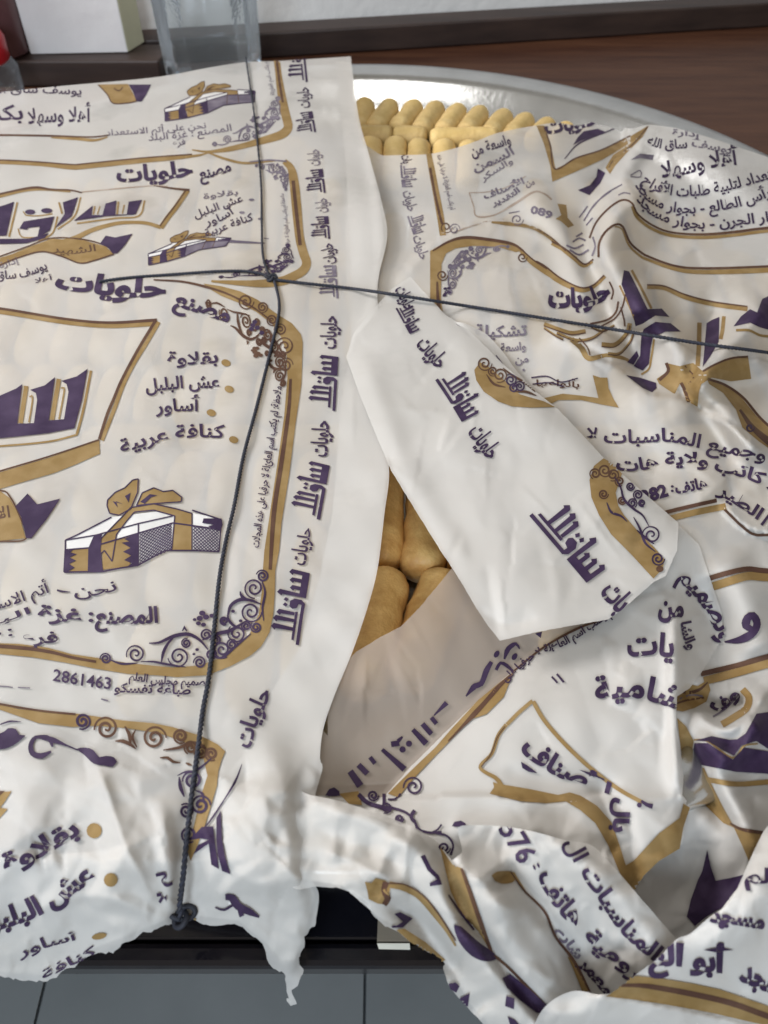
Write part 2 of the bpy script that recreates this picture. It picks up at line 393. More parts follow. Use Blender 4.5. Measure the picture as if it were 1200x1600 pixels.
def gift(sh, f=ident, k=1.0, small=False):
    q = lambda P: mp(f, P)
    sh.item('printed_gift_box')
    sh.poly('white', q([(102, 844), (120, 836), (174, 808), (270, 796), (346, 810), (343, 827), (270, 817), (216, 833), (138, 856), (102, 859)]))
    sh.poly('ochre', q([(112, 858), (138, 856), (137, 893), (108, 893)])); sh.poly('ochre', q([(160, 850), (205, 838), (203, 885), (160, 890)]))
    for P in ([(102, 859), (116, 857), (110, 863), (120, 866), (109, 871), (119, 876), (108, 881), (117, 887), (104, 894), (100, 894)],
              [(138, 856), (146, 838), (160, 832), (156, 850), (161, 892), (137, 893)],
              [(216, 833), (216, 884), (196, 887), (206, 880), (194, 875), (205, 868), (192, 862), (204, 856), (190, 848), (202, 846), (194, 842)],
              [(318, 810), (346, 810), (348, 820), (344, 830), (325, 822), (334, 820), (316, 817)]): sh.poly('purple', q(P))
    if small: sh.poly('greyp', q([(216, 833), (270, 817), (343, 827), (342, 862), (300, 859), (258, 860), (216, 881)]))
    else:
        sh.poly('white', q([(216, 833), (270, 817), (343, 827), (342, 862), (300, 859), (258, 860), (216, 881)]))
        A = quad((0, 0, 1, 1), [(218, 834), (268, 819), (268, 859), (218, 880)]); B = quad((0, 0, 1, 1), [(302, 822), (342, 828), (341, 861), (302, 859)])
        for G, n in ((A, 9), (B, 7)):
            for i in range(-n, n + 1):
                for sg in (1, -1):
                    a = i / n; p0, p1 = (a, 0) if sg > 0 else (a, 1), (a + 1, 1) if sg > 0 else (a + 1, 0)
                    t0 = max(0, -a); t1 = min(1, 1 - a)
                    if t1 <= t0 + .02: continue
                    pts = [(a + t, t if sg > 0 else 1 - t) for t in (t0, t1)]
                    sh.stroke('purple', q(mp(G, pts)), 1.35)
    for P, w in (([(102, 859), (102, 844), (120, 836), (174, 808)], 2.2), ([(102, 859), (138, 856), (216, 833), (270, 817), (343, 827)], 2.2), ([(102, 844), (150, 836), (216, 818), (270, 806)], 2),
                 ([(216, 818), (216, 833)], 2), ([(216, 833), (216, 883), (258, 860), (300, 860), (342, 862), (346, 812), (300, 797)], 2.2), ([(102, 859), (100, 894), (160, 893), (186, 888), (216, 883)], 2.6)):
        for i in range(len(P) - 1): sh.stroke('purple', q(P[i:i + 2]), w * k)
    bows = ([(167, 790), (171, 802), (186, 805), (204, 795), (215, 769), (216, 748), (207, 750), (195, 762), (180, 769), (168, 781)],
            [(213, 790), (222, 770), (240, 762), (255, 768), (270, 766), (284, 777), (283, 784), (252, 786), (228, 788)],
            [(204, 793), (240, 787), (276, 795), (300, 802), (300, 860), (268, 860), (273, 806), (240, 797), (210, 800), (198, 814), (182, 835), (175, 877), (163, 860), (155, 868), (158, 841), (192, 806)])
    for P in bows:
        sh.poly('ochre', q(P)); Z = P + [P[0]]
        for i in range(len(P)): sh.stroke('purple' if not small else 'brown', q(Z[i:i + 2]), 1.8 * k)
    for P in ([(176, 783), (184, 793), (181, 783), (193, 788)], [(195, 775), (204, 770), (201, 785)], [(219, 784), (234, 772), (246, 774), (236, 777), (226, 787)]): sh.poly('purple' if not small else 'brown', q(P))
    sh.item('printed_border')
# corner scroll work, drawn once for the lower right corner of a frame
ORN_C = [(397, 919, 15, 1.5, 1), (392, 956, 16, 0, 1), (279, 1026, 16, 3, -1), (212, 1022, 14, 2.8, 1), (410, 900, 9, 3.4, 1), (347, 1015, 13, 1, 1), (370, 990, 14, 4, -1), (350, 970, 6, 1, 1),
         (291, 1005, 7, 5, -1), (312, 1035, 9, 3, 1), (400, 980, 8, 4, -1), (322, 992, 9, 1, -1), (165, 1029, 8, 3, 1), (338, 1000, 7, 2, 1), (362, 1007, 8, 0, -1), (385, 978, 7, 2, 1), (330, 1022, 8, 5, 1)]
ORN_S = [([(233, 1005), (248, 1004), (262, 998), (275, 993), (295, 991), (312, 1000), (325, 1015)], 5), ([(252, 1036), (255, 1020), (262, 1006), (272, 995)], 4), ([(355, 968), (360, 947), (375, 937), (392, 938), (408, 944)], 4.5),
         ([(375, 924), (378, 932), (388, 937)], 4), ([(220, 1034), (240, 1034), (262, 1038), (290, 1042)], 3), ([(408, 905), (414, 925), (410, 950), (412, 970)], 3), ([(316, 1000), (340, 990), (360, 985), (385, 970)], 5),
         ([(325, 1020), (345, 1028), (368, 1010), (392, 990)], 3.4), ([(360, 950), (356, 965), (366, 978), (384, 984)], 3.5), ([(285, 986), (288, 980), (292, 986)], 5), ([(170, 1030), (190, 1037), (215, 1036)], 3)]
ORN_D = [(316, 958, 5), (322, 964, 5), (312, 966, 5), (310, 974, 4), (318, 976, 4), (331, 962, 4), (304, 968, 3), (308, 1015, 3), (303, 1022, 2.4), (364, 955, 3), (376, 970, 3)]
def orn(sh, f=ident, col='purple', k=1.0, only=None):
    sh.elem = 'printed_scrollwork'
    for i, (x, y, r, a, hd) in enumerate(ORN_C):
        if only and i not in only: continue
        sh.curl(col, x, y, r, a, 1.9, hd, 3.1 * k, f)
    if only: return
    for P, w in ORN_S: sh.stroke(col, mp(f, P), w * k * 1.2, taper=True)
    for x, y, r in ORN_D:
        p = mp(f, [(x, y)])[0]; sh.dot(col, p[0], p[1], r * k, r * k * 0.8)
    sh.elem = 'printed_border'
ORN_BOX = (150, 890, 420, 1050)

# ------------------------------------------------------------------ floor, wall, table
floor = tag(bpy.data.objects.new('floor', None), kind='structure'); C.objects.link(floor)
floor.location = (0, 0, -0.5)
m_tile = mat('grey_ceramic_tile', (0.20, 0.215, 0.22), 0.42, noise=(7, (0.27, 0.285, 0.29), 0.3, 0.75), bump=[(150, 0.06, 0.001)])
m_grout = mat('dark_grout', (0.045, 0.05, 0.052), 0.9, noise=(60, (0.07, 0.075, 0.078), 0.3, 0.7))
V, F = box(-2.4, 2.4, -1.6, 1.3, -0.02, -0.0035); gb = link('grout_bed', mesh('grout_bed', V, F, False), floor, m_grout)
TW = 0.2915; V, F = box(-TW / 2 + 0.0013, TW / 2 - 0.0013, -TW / 2 + 0.0013, TW / 2 - 0.0013, -0.0035, 0.0)
tme = mesh('tile', V, F, False); tme.materials.append(m_tile)
for i in range(-6, 7):
    for j in range(-4, 4):
        o = bpy.data.objects.new('tile', tme); C.objects.link(o); o.parent = floor
        o.location = (-0.0174 + TW / 2 + i * TW, 0.10 + TW / 2 + j * TW, random.uniform(-0.0004, 0.0004))
m_wall = mat('white_wall_paint', (0.84, 0.82, 0.80), 0.85, noise=(5, (0.76, 0.75, 0.74), 0.3, 0.7), bump=[(70, 0.3, 0.003)])
V, F = box(-2.4, 2.4, 1.52, 1.6, -0.5, 1.0)
w = link('back_wall', mesh('back_wall', V, F, False), None, m_wall)
tag(w, 'pale off white wall rising behind the dark wooden table', 'wall'); w.rotation_euler.z = 0.03

m_wood = mat('dark_brown_wood', (0.052, 0.020, 0.012), 0.42, spec=0.22, noise=(9, (0.100, 0.044, 0.024), 0.3, 0.7, (1, 9, 9)), bump=[(160, 0.12, 0.0008)], coat=0.0)
m_wood2 = mat('worn_brown_wood', (0.024, 0.014, 0.012), 0.5, noise=(9, (0.050, 0.030, 0.024), 0.3, 0.7, (1, 9, 9)), bump=[(160, 0.1, 0.0008)])
m_black = mat('black_glass', (0.006, 0.006, 0.009), 0.08, spec=0.6, noise=(12, (0.012, 0.009, 0.010), 0.4, 0.7))
table = thing('low_table', (0, 0.5, -0.5), 'low dark brown wooden table with a black glossy front edge under the tray', 'table')
def tpart(name, b, m, bv=0.002, parent=None):
    V, F = b; V = [(x, y - 0.5, z + 0.5) for x, y, z in V]
    o = link(name, mesh(name, V, F, False), parent or table, m); bevel(o, bv); return o
YE = 0.0885
tpart('table_top', box(-0.95, 0.95, YE + 0.16, 1.22, -0.028, 0.0), m_wood)
tpart('glass_panel', box(-0.95, 0.95, YE + 0.004, YE + 0.158, -0.010, -0.0005), m_black, 0.001)
tpart('front_rail', box(-0.95, 0.95, YE - 0.003, YE + 0.15, -0.024, -0.0105), m_black, 0.003)
tpart('back_rail', box(-0.95, 0.95, 1.222, 1.25, -0.06, -0.001), m_wood, 0.004)
tpart('edge_strip', box(-0.95, 0.95, YE - 0.006, YE + 0.003, -0.011, 0.0012), m_black, 0.0025)
for x in (-0.86, 0.86):
    for y in (0.20, 0.94): tpart('leg', box(x - 0.04, x + 0.04, y - 0.04, y + 0.04, -0.5, -0.030), m_wood, 0.003)
# beige card lying on the near edge with a white strip at its front
m_card = mat('grey_beige_card', (0.20, 0.17, 0.13), 0.6, noise=(30, (0.26, 0.22, 0.17), 0.3, 0.7))
m_label = mat('cream_sticker', (0.55, 0.52, 0.42), 0.5, noise=(30, (0.6, 0.57, 0.48), 0.3, 0.7))
P = [at(592, 1404, .0035), at(700, 1404, .0035), at(700, 1470, .0035), at(589, 1470, .0035)]
card = link('beige_card', mesh('beige_card', P, [(0, 3, 2, 1)], False), None, m_card)
so = card.modifiers.new('thickness', 'SOLIDIFY'); so.thickness = 0.002; so.offset = -1
tag(card, 'small grey beige card lying on the black table edge under the crumpled paper', 'card')
P = [at(589, 1474, .0030), at(640, 1474, .0030), at(641, 1484, .0018), at(592, 1483, .0018)]
st = link('paper_sticker', mesh('paper_sticker', P, [(0, 3, 2, 1)], False), None, m_label)
so = st.modifiers.new('thickness', 'SOLIDIFY'); so.thickness = 0.0006; so.offset = -1
tag(st, 'narrow cream sticker on the black front edge of the table', 'sticker')

# ledge and things behind the tray
def slab(name, p, z0, z1, m, lab, cat, bv=0.003):
    pts = [tuple(at(x, y, z1))[:2] for x, y in p]
    V = [(x, y, z1) for x, y in pts] + [(x, y, z0) for x, y in pts]; n = len(pts)
    F = [tuple(range(n))[::-1], tuple(range(n, 2 * n))] + [(i, (i + 1) % n, n + (i + 1) % n, n + i) for i in range(n)]
    me = mesh(name, V, F, False); o = link(name, me, None, m); bevel(o, bv)
    return tag(o, lab, cat) if lab else o
def slabw(name, pts, z0, z1, m, lab, cat, bv=0.002):
    V = [(x, y, z1) for x, y in pts] + [(x, y, z0) for x, y in pts]; n = len(pts)
    F = [tuple(range(n)), tuple(range(n, 2 * n))[::-1]] + [(i, n + i, n + (i + 1) % n, (i + 1) % n) for i in range(n)]
    o = link(name, mesh(name, V, F, False), None, m); bevel(o, bv); return tag(o, lab, cat)
A_ = at(0, 76, .026); B_ = at(1200, 5, .026); dv = (B_ - A_).normalized(); A_ = A_ - dv * .5; B_ = B_ + dv * .5; nv = Vector((-dv.y, dv.x, 0))
q2 = lambda v: (v.x, v.y)
slabw('wooden_ledge', [q2(A_), q2(B_), q2(B_ + nv * .034), q2(A_ + nv * .034)], 0.0005, .026, m_wood2, 'brown wooden ledge running along the back of the table at the foot of the wall', 'ledge')
YB = at(140, 97, .026).y
slabw('wooden_block', [(-.75, YB), (at(246, 97, .026).x, YB + .004), (at(246, 97, .026).x + .01, YB + .05), (-.75, YB + .05)], 0.0005, .026, m_wood2, 'flat brown wooden block under the white carton behind the left paper', 'block')
w.rotation_euler.z = math.atan2(dv.y, dv.x); w.location = A_ + nv * .037 - Vector((0, 0, .026)); w.location -= nv * 1.52; w.location += dv * .9
# white carton with a cream side
m_carton = mat('white_carton', (0.82, 0.80, 0.80), 0.8, noise=(18, (0.74, 0.71, 0.72), 0.3, 0.7), bump=[(70, 0.3, 0.002)])
m_cream = mat('cream_carton_side', (0.56, 0.54, 0.38), 0.8, noise=(18, (0.48, 0.46, 0.33), 0.3, 0.7))
carton = thing('carton', tuple(at(120, 84, 0.0265)), 'white carton with a cream coloured side standing behind the paper left of the glass', 'carton')
a, b2, c2 = at(48, 85, .0265), at(200, 82, .0265), at(226, 66, .0265)
def cpart(name, P, m, h=0.13):
    V = [(p.x - carton.location.x, p.y - carton.location.y, 0.0) for p in P]; V += [(x, y, h) for x, y, z in V]; n = len(P)
    F = [tuple(range(n))[::-1], tuple(range(n, 2 * n))] + [(i, (i + 1) % n, n + (i + 1) % n, n + i) for i in range(n)]
    o = link(name, mesh(name, V, F, False), carton, m); bevel(o, 0.001)
n_ = Vector((0, 0.05, 0))
cpart('front_panel', [a, b2, b2 + Vector((0, .003, 0)), a + Vector((0, .003, 0))], m_carton)
cpart('side_panel', [b2 + Vector((.0004, 0, 0)), c2, c2 + Vector((-.003, 0.001, 0)), b2 + Vector((-.0028, .0035, 0))], m_cream)
# tall clear glass tumbler
m_glass = bpy.data.materials.new('clear_glass'); m_glass.use_nodes = True; nt = m_glass.node_tree
nt.nodes.remove(nt.nodes['Principled BSDF']); tp = nt.nodes.new('ShaderNodeBsdfTransparent'); tp.inputs[0].default_value = (0.972, 0.982, 0.986, 1)
gs = nt.nodes.new('ShaderNodeBsdfGlossy'); gs.inputs['Roughness'].default_value = 0.06; gs.inputs[0].default_value = (0.95, 0.97, 1, 1)
lw = nt.nodes.new('ShaderNodeLayerWeight'); lw.inputs[0].default_value = 0.17; mx = nt.nodes.new('ShaderNodeMixShader')
nn = nt.nodes.new('ShaderNodeTexNoise'); nn.inputs['Scale'].default_value = 30; bp = nt.nodes.new('ShaderNodeBump'); bp.inputs['Strength'].default_value = 0.15; bp.inputs['Distance'].default_value = 0.003
nt.links.new(nn.outputs[0], bp.inputs['Height']); nt.links.new(bp.outputs[0], gs.inputs['Normal']); nt.links.new(bp.outputs[0], lw.inputs['Normal'])
nt.links.new(lw.outputs['Fresnel'], mx.inputs[0]); nt.links.new(tp.outputs[0], mx.inputs[1]); nt.links.new(gs.outputs[0], mx.inputs[2]); df = nt.nodes.new('ShaderNodeBsdfTranslucent'); df.inputs[0].default_value = (0.8, 0.86, 0.9, 1); m3 = nt.nodes.new('ShaderNodeMixShader'); m3.inputs[0].default_value = 0.09
nt.links.new(mx.outputs[0], m3.inputs[1]); nt.links.new(df.outputs[0], m3.inputs[2]); nt.links.new(m3.outputs[0], nt.nodes['Material Output'].inputs[0])
g = at(322, 106, 0.0); R0 = 0.053; g.y = .925; g.x = -.178
prof = [(0, 0.0), (R0 * .74, 0.0), (R0 * .86, 0.0025), (R0 * .93, 0.008), (R0 * .955, 0.016), (R0 * .97, 0.04), (R0 * 1.03, 0.15), (R0 * 1.00, 0.15), (R0 * .945, 0.035), (R0 * .90, 0.024), (R0 * .7, 0.019), (0, 0.018)]
V, F = lathe(prof, 96, flute=(14, 0.05))
gl = link('glass_tumbler', mesh('glass_tumbler', V, F), None, m_glass); gl.location = (g.x, g.y, 0.0006)
tag(gl, 'tall clear fluted glass tumbler with a thick base behind the paper', 'glass')
# jar with red lid, half out of the frame
m_red = mat('red_plastic', (0.45, 0.012, 0.02), 0.28, noise=(30, (0.5, 0.02, 0.03), 0.3, 0.7))
j = Vector((-.390, .872, 0))
jar = thing('small_jar', (j.x, j.y, 0.0005), 'small clear jar with a shiny red lid at the left edge', 'jar')
V, F = lathe([(0, 0), (.024, 0), (.028, .004), (.029, .034), (.022, .044), (.0205, .044), (.026, .032), (.025, .006), (0, .004)], 40)
link('jar_body', mesh('jar_body', V, F), jar, m_glass)
V, F = lathe([(.0225, .040), (.024, .042), (.0245, .060), (.022, .066), (.015, .070), (0, .071)], 40, flute=(40, .03))
lid = link('lid', mesh('lid', V, F), jar, m_red)
V, F = lathe([(0, 0), (.0016, .0003), (.003, 0), (.003, -.0012)], 12)
em = link('lid_emblem', mesh('lid_emblem', V, F), lid, m_carton); em.rotation_euler = (math.radians(78), 0, math.radians(32)); em.location = (.0132, -.0208, .052)
em.scale = (.8, 1.2, .8)
# dark purple brown bottle seen only as its blurred base, far left
m_bott = mat('purple_brown_bottle', (0.10, 0.045, 0.05), 0.3, noise=(20, (0.16, 0.08, 0.08), 0.3, 0.7))
V, F = lathe([(0, 0), (.022, 0), (.0255, .004), (.026, .11), (.018, .135), (.009, .15), (.009, .17), (0, .17)], 36)
bt = link('dark_bottle', mesh('dark_bottle', V, F), None, m_bott); q = at(10, 74, 0.0); bt.location = (-.392, YB + .024, .0265)
tag(bt, 'dark reddish brown bottle behind the red lidded jar at the left edge', 'bottle')

# ------------------------------------------------------------------ tray
m_alu = mat('brushed_aluminium', (0.60, 0.61, 0.61), 0.22, metal=0.92, noise=(40, (0.52, 0.53, 0.53), 0.35, 0.7), bump=[(260, 0.10, 0.0008), (22, 0.12, 0.006)])
TC = Vector((-0.018, 0.478, 0.0))
tray = thing('round_tray', (TC.x, TC.y, 0.0006), 'large round aluminium sweet tray with a wide sloping rim under the wrapping papers', 'tray')
V, F = lathe([(0, 0.0035), (.318, 0.0035), (.326, .005)], 160); V2, F2 = lathe([(.326, 0.0012), (0, 0)], 160)
base = link('tray_base', mesh('tray_base', V + V2, F + [tuple(q + len(V) for q in f) for f in F2]), tray, m_alu)
prof = [(.326, .005), (.330, .0075), (.340, .021), (.352, .0375), (.357, .0415), (.366, .0438), (.374, .0440), (.3765, .0422), (.3765, .0395), (.374, .0388), (.360, .0390), (.352, .0345), (.338, .013), (.326, .0012)]
V, F = lathe(prof, 220); V = [(x, y, z + 0.0004 * math.sin(5 * math.atan2(y, x)) * (1 if z > .02 else 0)) for x, y, z in V]
link('rim', mesh('rim', V, F), tray, m_alu)

# ------------------------------------------------------------------ pastry rolls
m_past = mat('golden_pastry', (0.56, 0.385, 0.13), 0.62, noise=(70, (0.72, 0.54, 0.24), 0.3, 0.7), bump=[(240, 0.5, 0.0015), (900, 0.4, 0.0005)])
m_past2 = mat('baked_pastry', (0.52, 0.285, 0.080), 0.50, noise=(70, (0.80, 0.53, 0.20), 0.30, 0.68), bump=[(240, 0.5, 0.0015), (900, 0.4, 0.0005)])
from mathutils import noise as mn
for m_ in (m_past, m_past2):
    nt = m_.node_tree; bs = nt.nodes['Principled BSDF']; src = bs.inputs['Base Color'].links[0].from_socket
    oi = nt.nodes.new('ShaderNodeObjectInfo'); hs = nt.nodes.new('ShaderNodeHueSaturation'); mr = nt.nodes.new('ShaderNodeMapRange')
    mr.inputs['To Min'].default_value = 0.80; mr.inputs['To Max'].default_value = 1.14
    nt.links.new(oi.outputs['Random'], mr.inputs['Value']); nt.links.new(mr.outputs[0], hs.inputs['Value'])
    pn = nt.nodes.new('ShaderNodeTexNoise'); pn.inputs['Scale'].default_value = 26; pn.inputs['Detail'].default_value = 6; pn.inputs['Roughness'].default_value = 0.7
    tcn = nt.nodes['Texture Coordinate']; nt.links.new(tcn.outputs['Object'], pn.inputs[0])
    rr_ = nt.nodes.new('ShaderNodeValToRGB'); rr_.color_ramp.elements[0].position = 0.42; rr_.color_ramp.elements[1].position = 0.66
    rr_.color_ramp.elements[0].color = (1, 1, 1, 1); rr_.color_ramp.elements[1].color = (0.66, 0.46, 0.28, 1)
    ml = nt.nodes.new('ShaderNodeMix'); ml.data_type = 'RGBA'; ml.blend_type = 'MULTIPLY'; ml.inputs[0].default_value = 0.35 if m_ is m_past else 0.8
    nt.links.new(pn.outputs[0], rr_.inputs[0]); nt.links.new(src, ml.inputs[6]); nt.links.new(rr_.outputs[0], ml.inputs[7]); nt.links.new(ml.outputs[2], hs.inputs['Color']); nt.links.new(hs.outputs[0], bs.inputs['Base Color'])

def pastry(p0, p1, r, z, label, group, seed, m=None, flat=0.93):
    """a stubby baked roll between two seen end pixels (its rounded ends included)"""
    A = at(*p0, z + r * 0.7); B = at(*p1, z + r * 0.7); A.z = B.z = z
    d = (B - A); L = max(d.length, 2.2 * r); ang = math.atan2(d.y, d.x); mid = (A + B) / 2
    n, mseg = 24, 22; V = []; F = []
    prof = []
    for i in range(mseg + 1):
        t = i / mseg; th = math.pi * t; cth = math.cos(th); cth = math.copysign(abs(cth) ** 0.8, cth); x = -cth * (L / 2); k = abs(cth) ** (L / (2 * r) * 3.4 + 4.0)
        prof.append((x, r * (1 - k) ** 0.5 if k < 1 else 0))
    for x, rr in prof:
        for j in range(n):
            a = 2 * math.pi * j / n; v = Vector((x, rr * math.cos(a), rr * math.sin(a) * flat))
            nz = mn.noise(v * 95 + Vector((seed * 7.3, 0, 0))) * (0.12 if m is m_past2 else 0.08) + mn.noise(v * 260 + Vector((0, seed * 3.1, 0))) * 0.035
            ring = -(0.080 if m is m_past2 else 0.022) * max(0, math.sin(x * 620 + seed)) ** 4 * (0.5 + 0.5 * math.sin(seed * 5 + a * 1.0))
            V.append((v.x, v.y * (1 + nz + ring), v.z * (1 + nz + ring)))
    for i in range(mseg):
        for j in range(n): F.append((i * n + j, i * n + (j + 1) % n, (i + 1) * n + (j + 1) % n, (i + 1) * n + j))
    o = link('pastry_roll', mesh('pastry_roll', V, F), None, m or m_past); o.location = (mid.x, mid.y, z); o.rotation_euler.z = ang
    tag(o, label, 'pastry', group); return o
ZP = 0.0165; r1 = 0.0107
ordn = ['first', 'second', 'third', 'fourth', 'fifth', 'sixth', 'seventh', 'eighth', 'ninth', 'tenth', 'eleventh']
row1 = [((574, 145), (556, 195)), ((616, 147), (584, 193)), ((655, 149), (620, 193)), ((689, 151), (656, 197)), ((726, 151), (691, 197)), ((763, 153), (727, 198)),
        ((804, 157), (764, 202)), ((838, 164), (797, 206)), ((873, 171), (832, 212)), ((905, 177), (868, 214)), ((942, 183), (908, 216))]
for i, (p, q) in enumerate(row1):
    lb = 'slanted far row pastry roll touching the left paper' if i == 0 else 'last slanted pastry roll of the far row, beside the right paper and rim' if i == 10 else '%s slanted pastry roll from the left in the far row' % ordn[i]
    pastry(p, q, r1 + random.uniform(-.0004, .0005), ZP, lb, 'slanted pastry rolls in the row along the far rim', i + 1)
row2 = [((548, 200), (614, 201), 'short'), ((613, 201), (668, 203), 'middle'), ((671, 205), (781, 203), 'long')]
lab2 = ['sideways pastry roll half hidden by the left paper in the crosswise row', 'sideways pastry roll in the crosswise row between the two others', 'sideways pastry roll at the right end of the crosswise row by the right paper']
for i, (p, q, _) in enumerate(row2): pastry(p, q, 0.0100, ZP + .001, lab2[i], 'pastry rolls laid crosswise below the slanted row', 20 + i)
row3 = [(580, 211), (618, 211), (656, 214), (695, 215), (734, 217)]
lab3 = ['leftmost upright pastry roll below the crosswise row, touching the left paper', 'second upright pastry roll from the left below the crosswise row', 'third upright pastry roll from the left, rounded end above the right paper',
        'fourth upright pastry roll from the left, partly covered by the right paper', 'rightmost upright pastry roll below the crosswise row, only its tip showing']
for i, (x, y) in enumerate(row3): pastry((x, y), (x - 4, y + 62), r1, ZP, lab3[i], 'upright pastry rolls below the crosswise row', 30 + i)
hole = [((600, 690), (592, 872), 'browned pastry roll in the gap, upper left against the left paper'), ((672, 742), (660, 884), 'golden pastry roll in the gap, upper right under the white folded strip'),
        ((608, 880), (560, 1075), 'large pastry roll in the gap, lower left against the left paper'), ((700, 882), (633, 1060), 'slanted pastry roll in the gap, lower right above the tan paper corner'),
        ((742, 770), (735, 884), 'pastry roll end just visible at the right corner of the gap')]
for i, (p, q, l) in enumerate(hole): pastry(p, q, 0.0122, ZP + .001, l, 'pastry rolls showing in the gap between the papers', 50 + i, m_past2)

# the rest of the tray is packed with the same rolls, faintly seen through the thin paper
bm_V = []; bm_F = []; rb = random.Random(5)
def to_px(p):
    d = (p[0], p[1], p[2] - CZ); f = d[1] * CP - d[2] * SP; v = -d[1] * SP - d[2] * CP
    return 600 + FPX * d[0] / f, 800 + FPX * v / f
open_px = [[(530, 110), (1010, 110), (1010, 262), (530, 285)], [(530, 650), (800, 650), (800, 1110), (520, 1110)]]
row = 0; yy = -0.30
while yy < 0.30:
    cross = row % 4 == 3; Lr, Wr = (0.024, 0.056) if cross else (0.056, 0.0242)
    xx = -0.33 + rb.uniform(0, .01)
    while xx < 0.33:
        c_ = (TC.x + xx + Wr / 2, TC.y + yy + Lr / 2)
        if math.hypot(abs(xx + Wr / 2) + .008, abs(yy + Lr / 2) + Lr * .35) < 0.312:
            pp = [to_px((c_[0], c_[1] + o_, .025)) for o_ in (-Lr / 2, 0, Lr / 2)]
            if not any(inside(o_, np.array([q_[0]]), np.array([q_[1]]))[0] for o_ in open_px for q_ in pp):
                A = 0.0110 if not cross else .010; hl = 0.027; base_i = len(bm_V); dx = rb.uniform(-.08, .08)
                for i in range(9):
                    th = math.pi * i / 8; x = -math.cos(th) * hl; rr = A * max(0, 1 - abs(math.cos(th)) ** 4) ** .5
                    for k in range(12):
                        a_ = 2 * math.pi * k / 12; u_, v_ = rr * math.cos(a_), rr * math.sin(a_)
                        px_, py_ = (x, u_) if cross else (u_ + x * dx, x); bm_V.append((c_[0] + px_, c_[1] + py_, .0165 + v_))
                for i in range(8):
                    for k in range(12): bm_F.append((base_i + i * 12 + k, base_i + i * 12 + (k + 1) % 12, base_i + (i + 1) * 12 + (k + 1) % 12, base_i + (i + 1) * 12 + k))
        xx += Wr * rb.uniform(.97, 1.03)
    yy += Lr * 0.99; row += 1
bed = link('pastry_filling', mesh('pastry_filling', bm_V, bm_F), None, m_past)
tag(bed, 'packed rows of golden pastry rolls faintly showing through the thin papers', 'pastries', None, 'stuff')

# ------------------------------------------------------------------ the papers
MMf = 0.001
drop = 0.050 * (np.clip((GY - 1345) / 195, 0, 2.2)) ** 1.15
rimdrop = 0.0
weave = slow(0.10, 26, 3) * MMf

# --- left sheet: lies flat over the tray, pleated twice, pinched by the string at the near rim
LH = 0.0515 + slow(0.9, 330, 11) * MMf + slow(0.35, 90, 12) * MMf
LH += facets(0.9, 60, 13) * MMf * (0.25 + 0.75 * sst(GY, 1050, 1250)) + facets(2.3, 46, 14, soft=1) * MMf * sst(GY, 1130, 1290)
LH += facets(1.2, 24, 15, soft=1) * MMf * sst(GY, 1250, 1400)
LH += step([(-160, 452), (0, 440), (150, 437), (300, 432), (430, 436), (520, 445)], 2.6, 60) * MMf
LH += step([(-160, 252), (60, 262), (180, 257), (300, 243), (400, 252), (470, 248)], 1.3, 40) * MMf
LH += ridge([(480, 200), (560, 330), (575, 430)], 1.6, 26) * MMf + ridge([(555, 90), (590, 300), (596, 430), (560, 560)], 1.2, 10) * MMf
LH -= ridge([(384, 80), (402, 200), (415, 430), (432, 500), (380, 720), (345, 880), (310, 1160)], 1.0, 20, taper=False) * MMf
LH -= ridge([(312, 1150), (298, 1300), (284, 1440)], 5.0, 22, taper=False) * MMf * sst(GY, 1150, 1400)
LH += bump(400, 1290, 70, 120, 9 * MMf) + bump(200, 1330, 80, 110, 6 * MMf) + bump(60, 1250, 60, 90, 4 * MMf)
LH += ridge([(150, 1190), (175, 1260), (195, 1320), (240, 1410)], 4.0, 12, sharp=True) * MMf + ridge([(250, 1260), (262, 1330), (268, 1430)], 4.0, 12) * MMf
LH += ridge([(60, 1420), (150, 1400), (270, 1440)], 3.5, 14, sharp=True) * MMf + ridge([(340, 1340), (400, 1380), (480, 1370)], 3.0, 12, sharp=True) * MMf
LH += ridge([(440, 1230), (452, 1330), (470, 1420), (455, 1540)], 4.0, 16) * MMf - ridge([(300, 1420), (380, 1400), (430, 1420)], 3.0, 14, sharp=True) * MMf
LH += ridge([(350, 1120), (420, 1160), (440, 1260)], 2.0, 26) * MMf
LH -= drop
LH = smooth(LH) + creases((-150, 560, 120, 1100), 26, .7 * MMf, 201) + creases((-100, 480, 1150, 1500), 40, 1.7 * MMf, 202, 30, 120) + (facets(0.55, 85, 101, soft=0) + facets(2.0, 40, 102, soft=0) * sst(GY, 1150, 1290) + facets(0.8, 20, 103, soft=0) * sst(GY, 1200, 1350)) * MMf
L_out = [(548, 88), (548, 88), (548, 88), (440, 95), (385, 97), (330, 105), (240, 121), (100, 134), (0, 144), (-120, 156), (-190, 170), (-190, 800), (-190, 1500), (-60, 1515), (0, 1525), (30, 1531), (72, 1531), (112, 1514), (150, 1489), (170, 1487), (215, 1462), (262, 1444),
         (286, 1436), (300, 1438), (325, 1449), (350, 1447), (372, 1445), (392, 1460), (412, 1477), (420, 1505), (434, 1515), (444, 1521), (449, 1545), (449, 1566), (455, 1573), (463, 1568), (456, 1548), (468, 1533), (473, 1514), (466, 1500),
         (480, 1462), (495, 1430), (498, 1396), (483, 1362), (485, 1300), (492, 1245), (504, 1200), (500, 1185), (505, 1140), (522, 1088), (550, 1020), (574, 950), (590, 888), (601, 800), (608, 738), (600, 660), (596, 560), (590, 470), (592, 430), (605, 370), (598, 322), (576, 240), (560, 180)]
left = thing('wrapping_paper', tuple(at(250, 800, .05)), 'left printed paper tied flat over the tray and pinched by the cord near the rim', 'paper', 'printed wrapping papers over the tray')
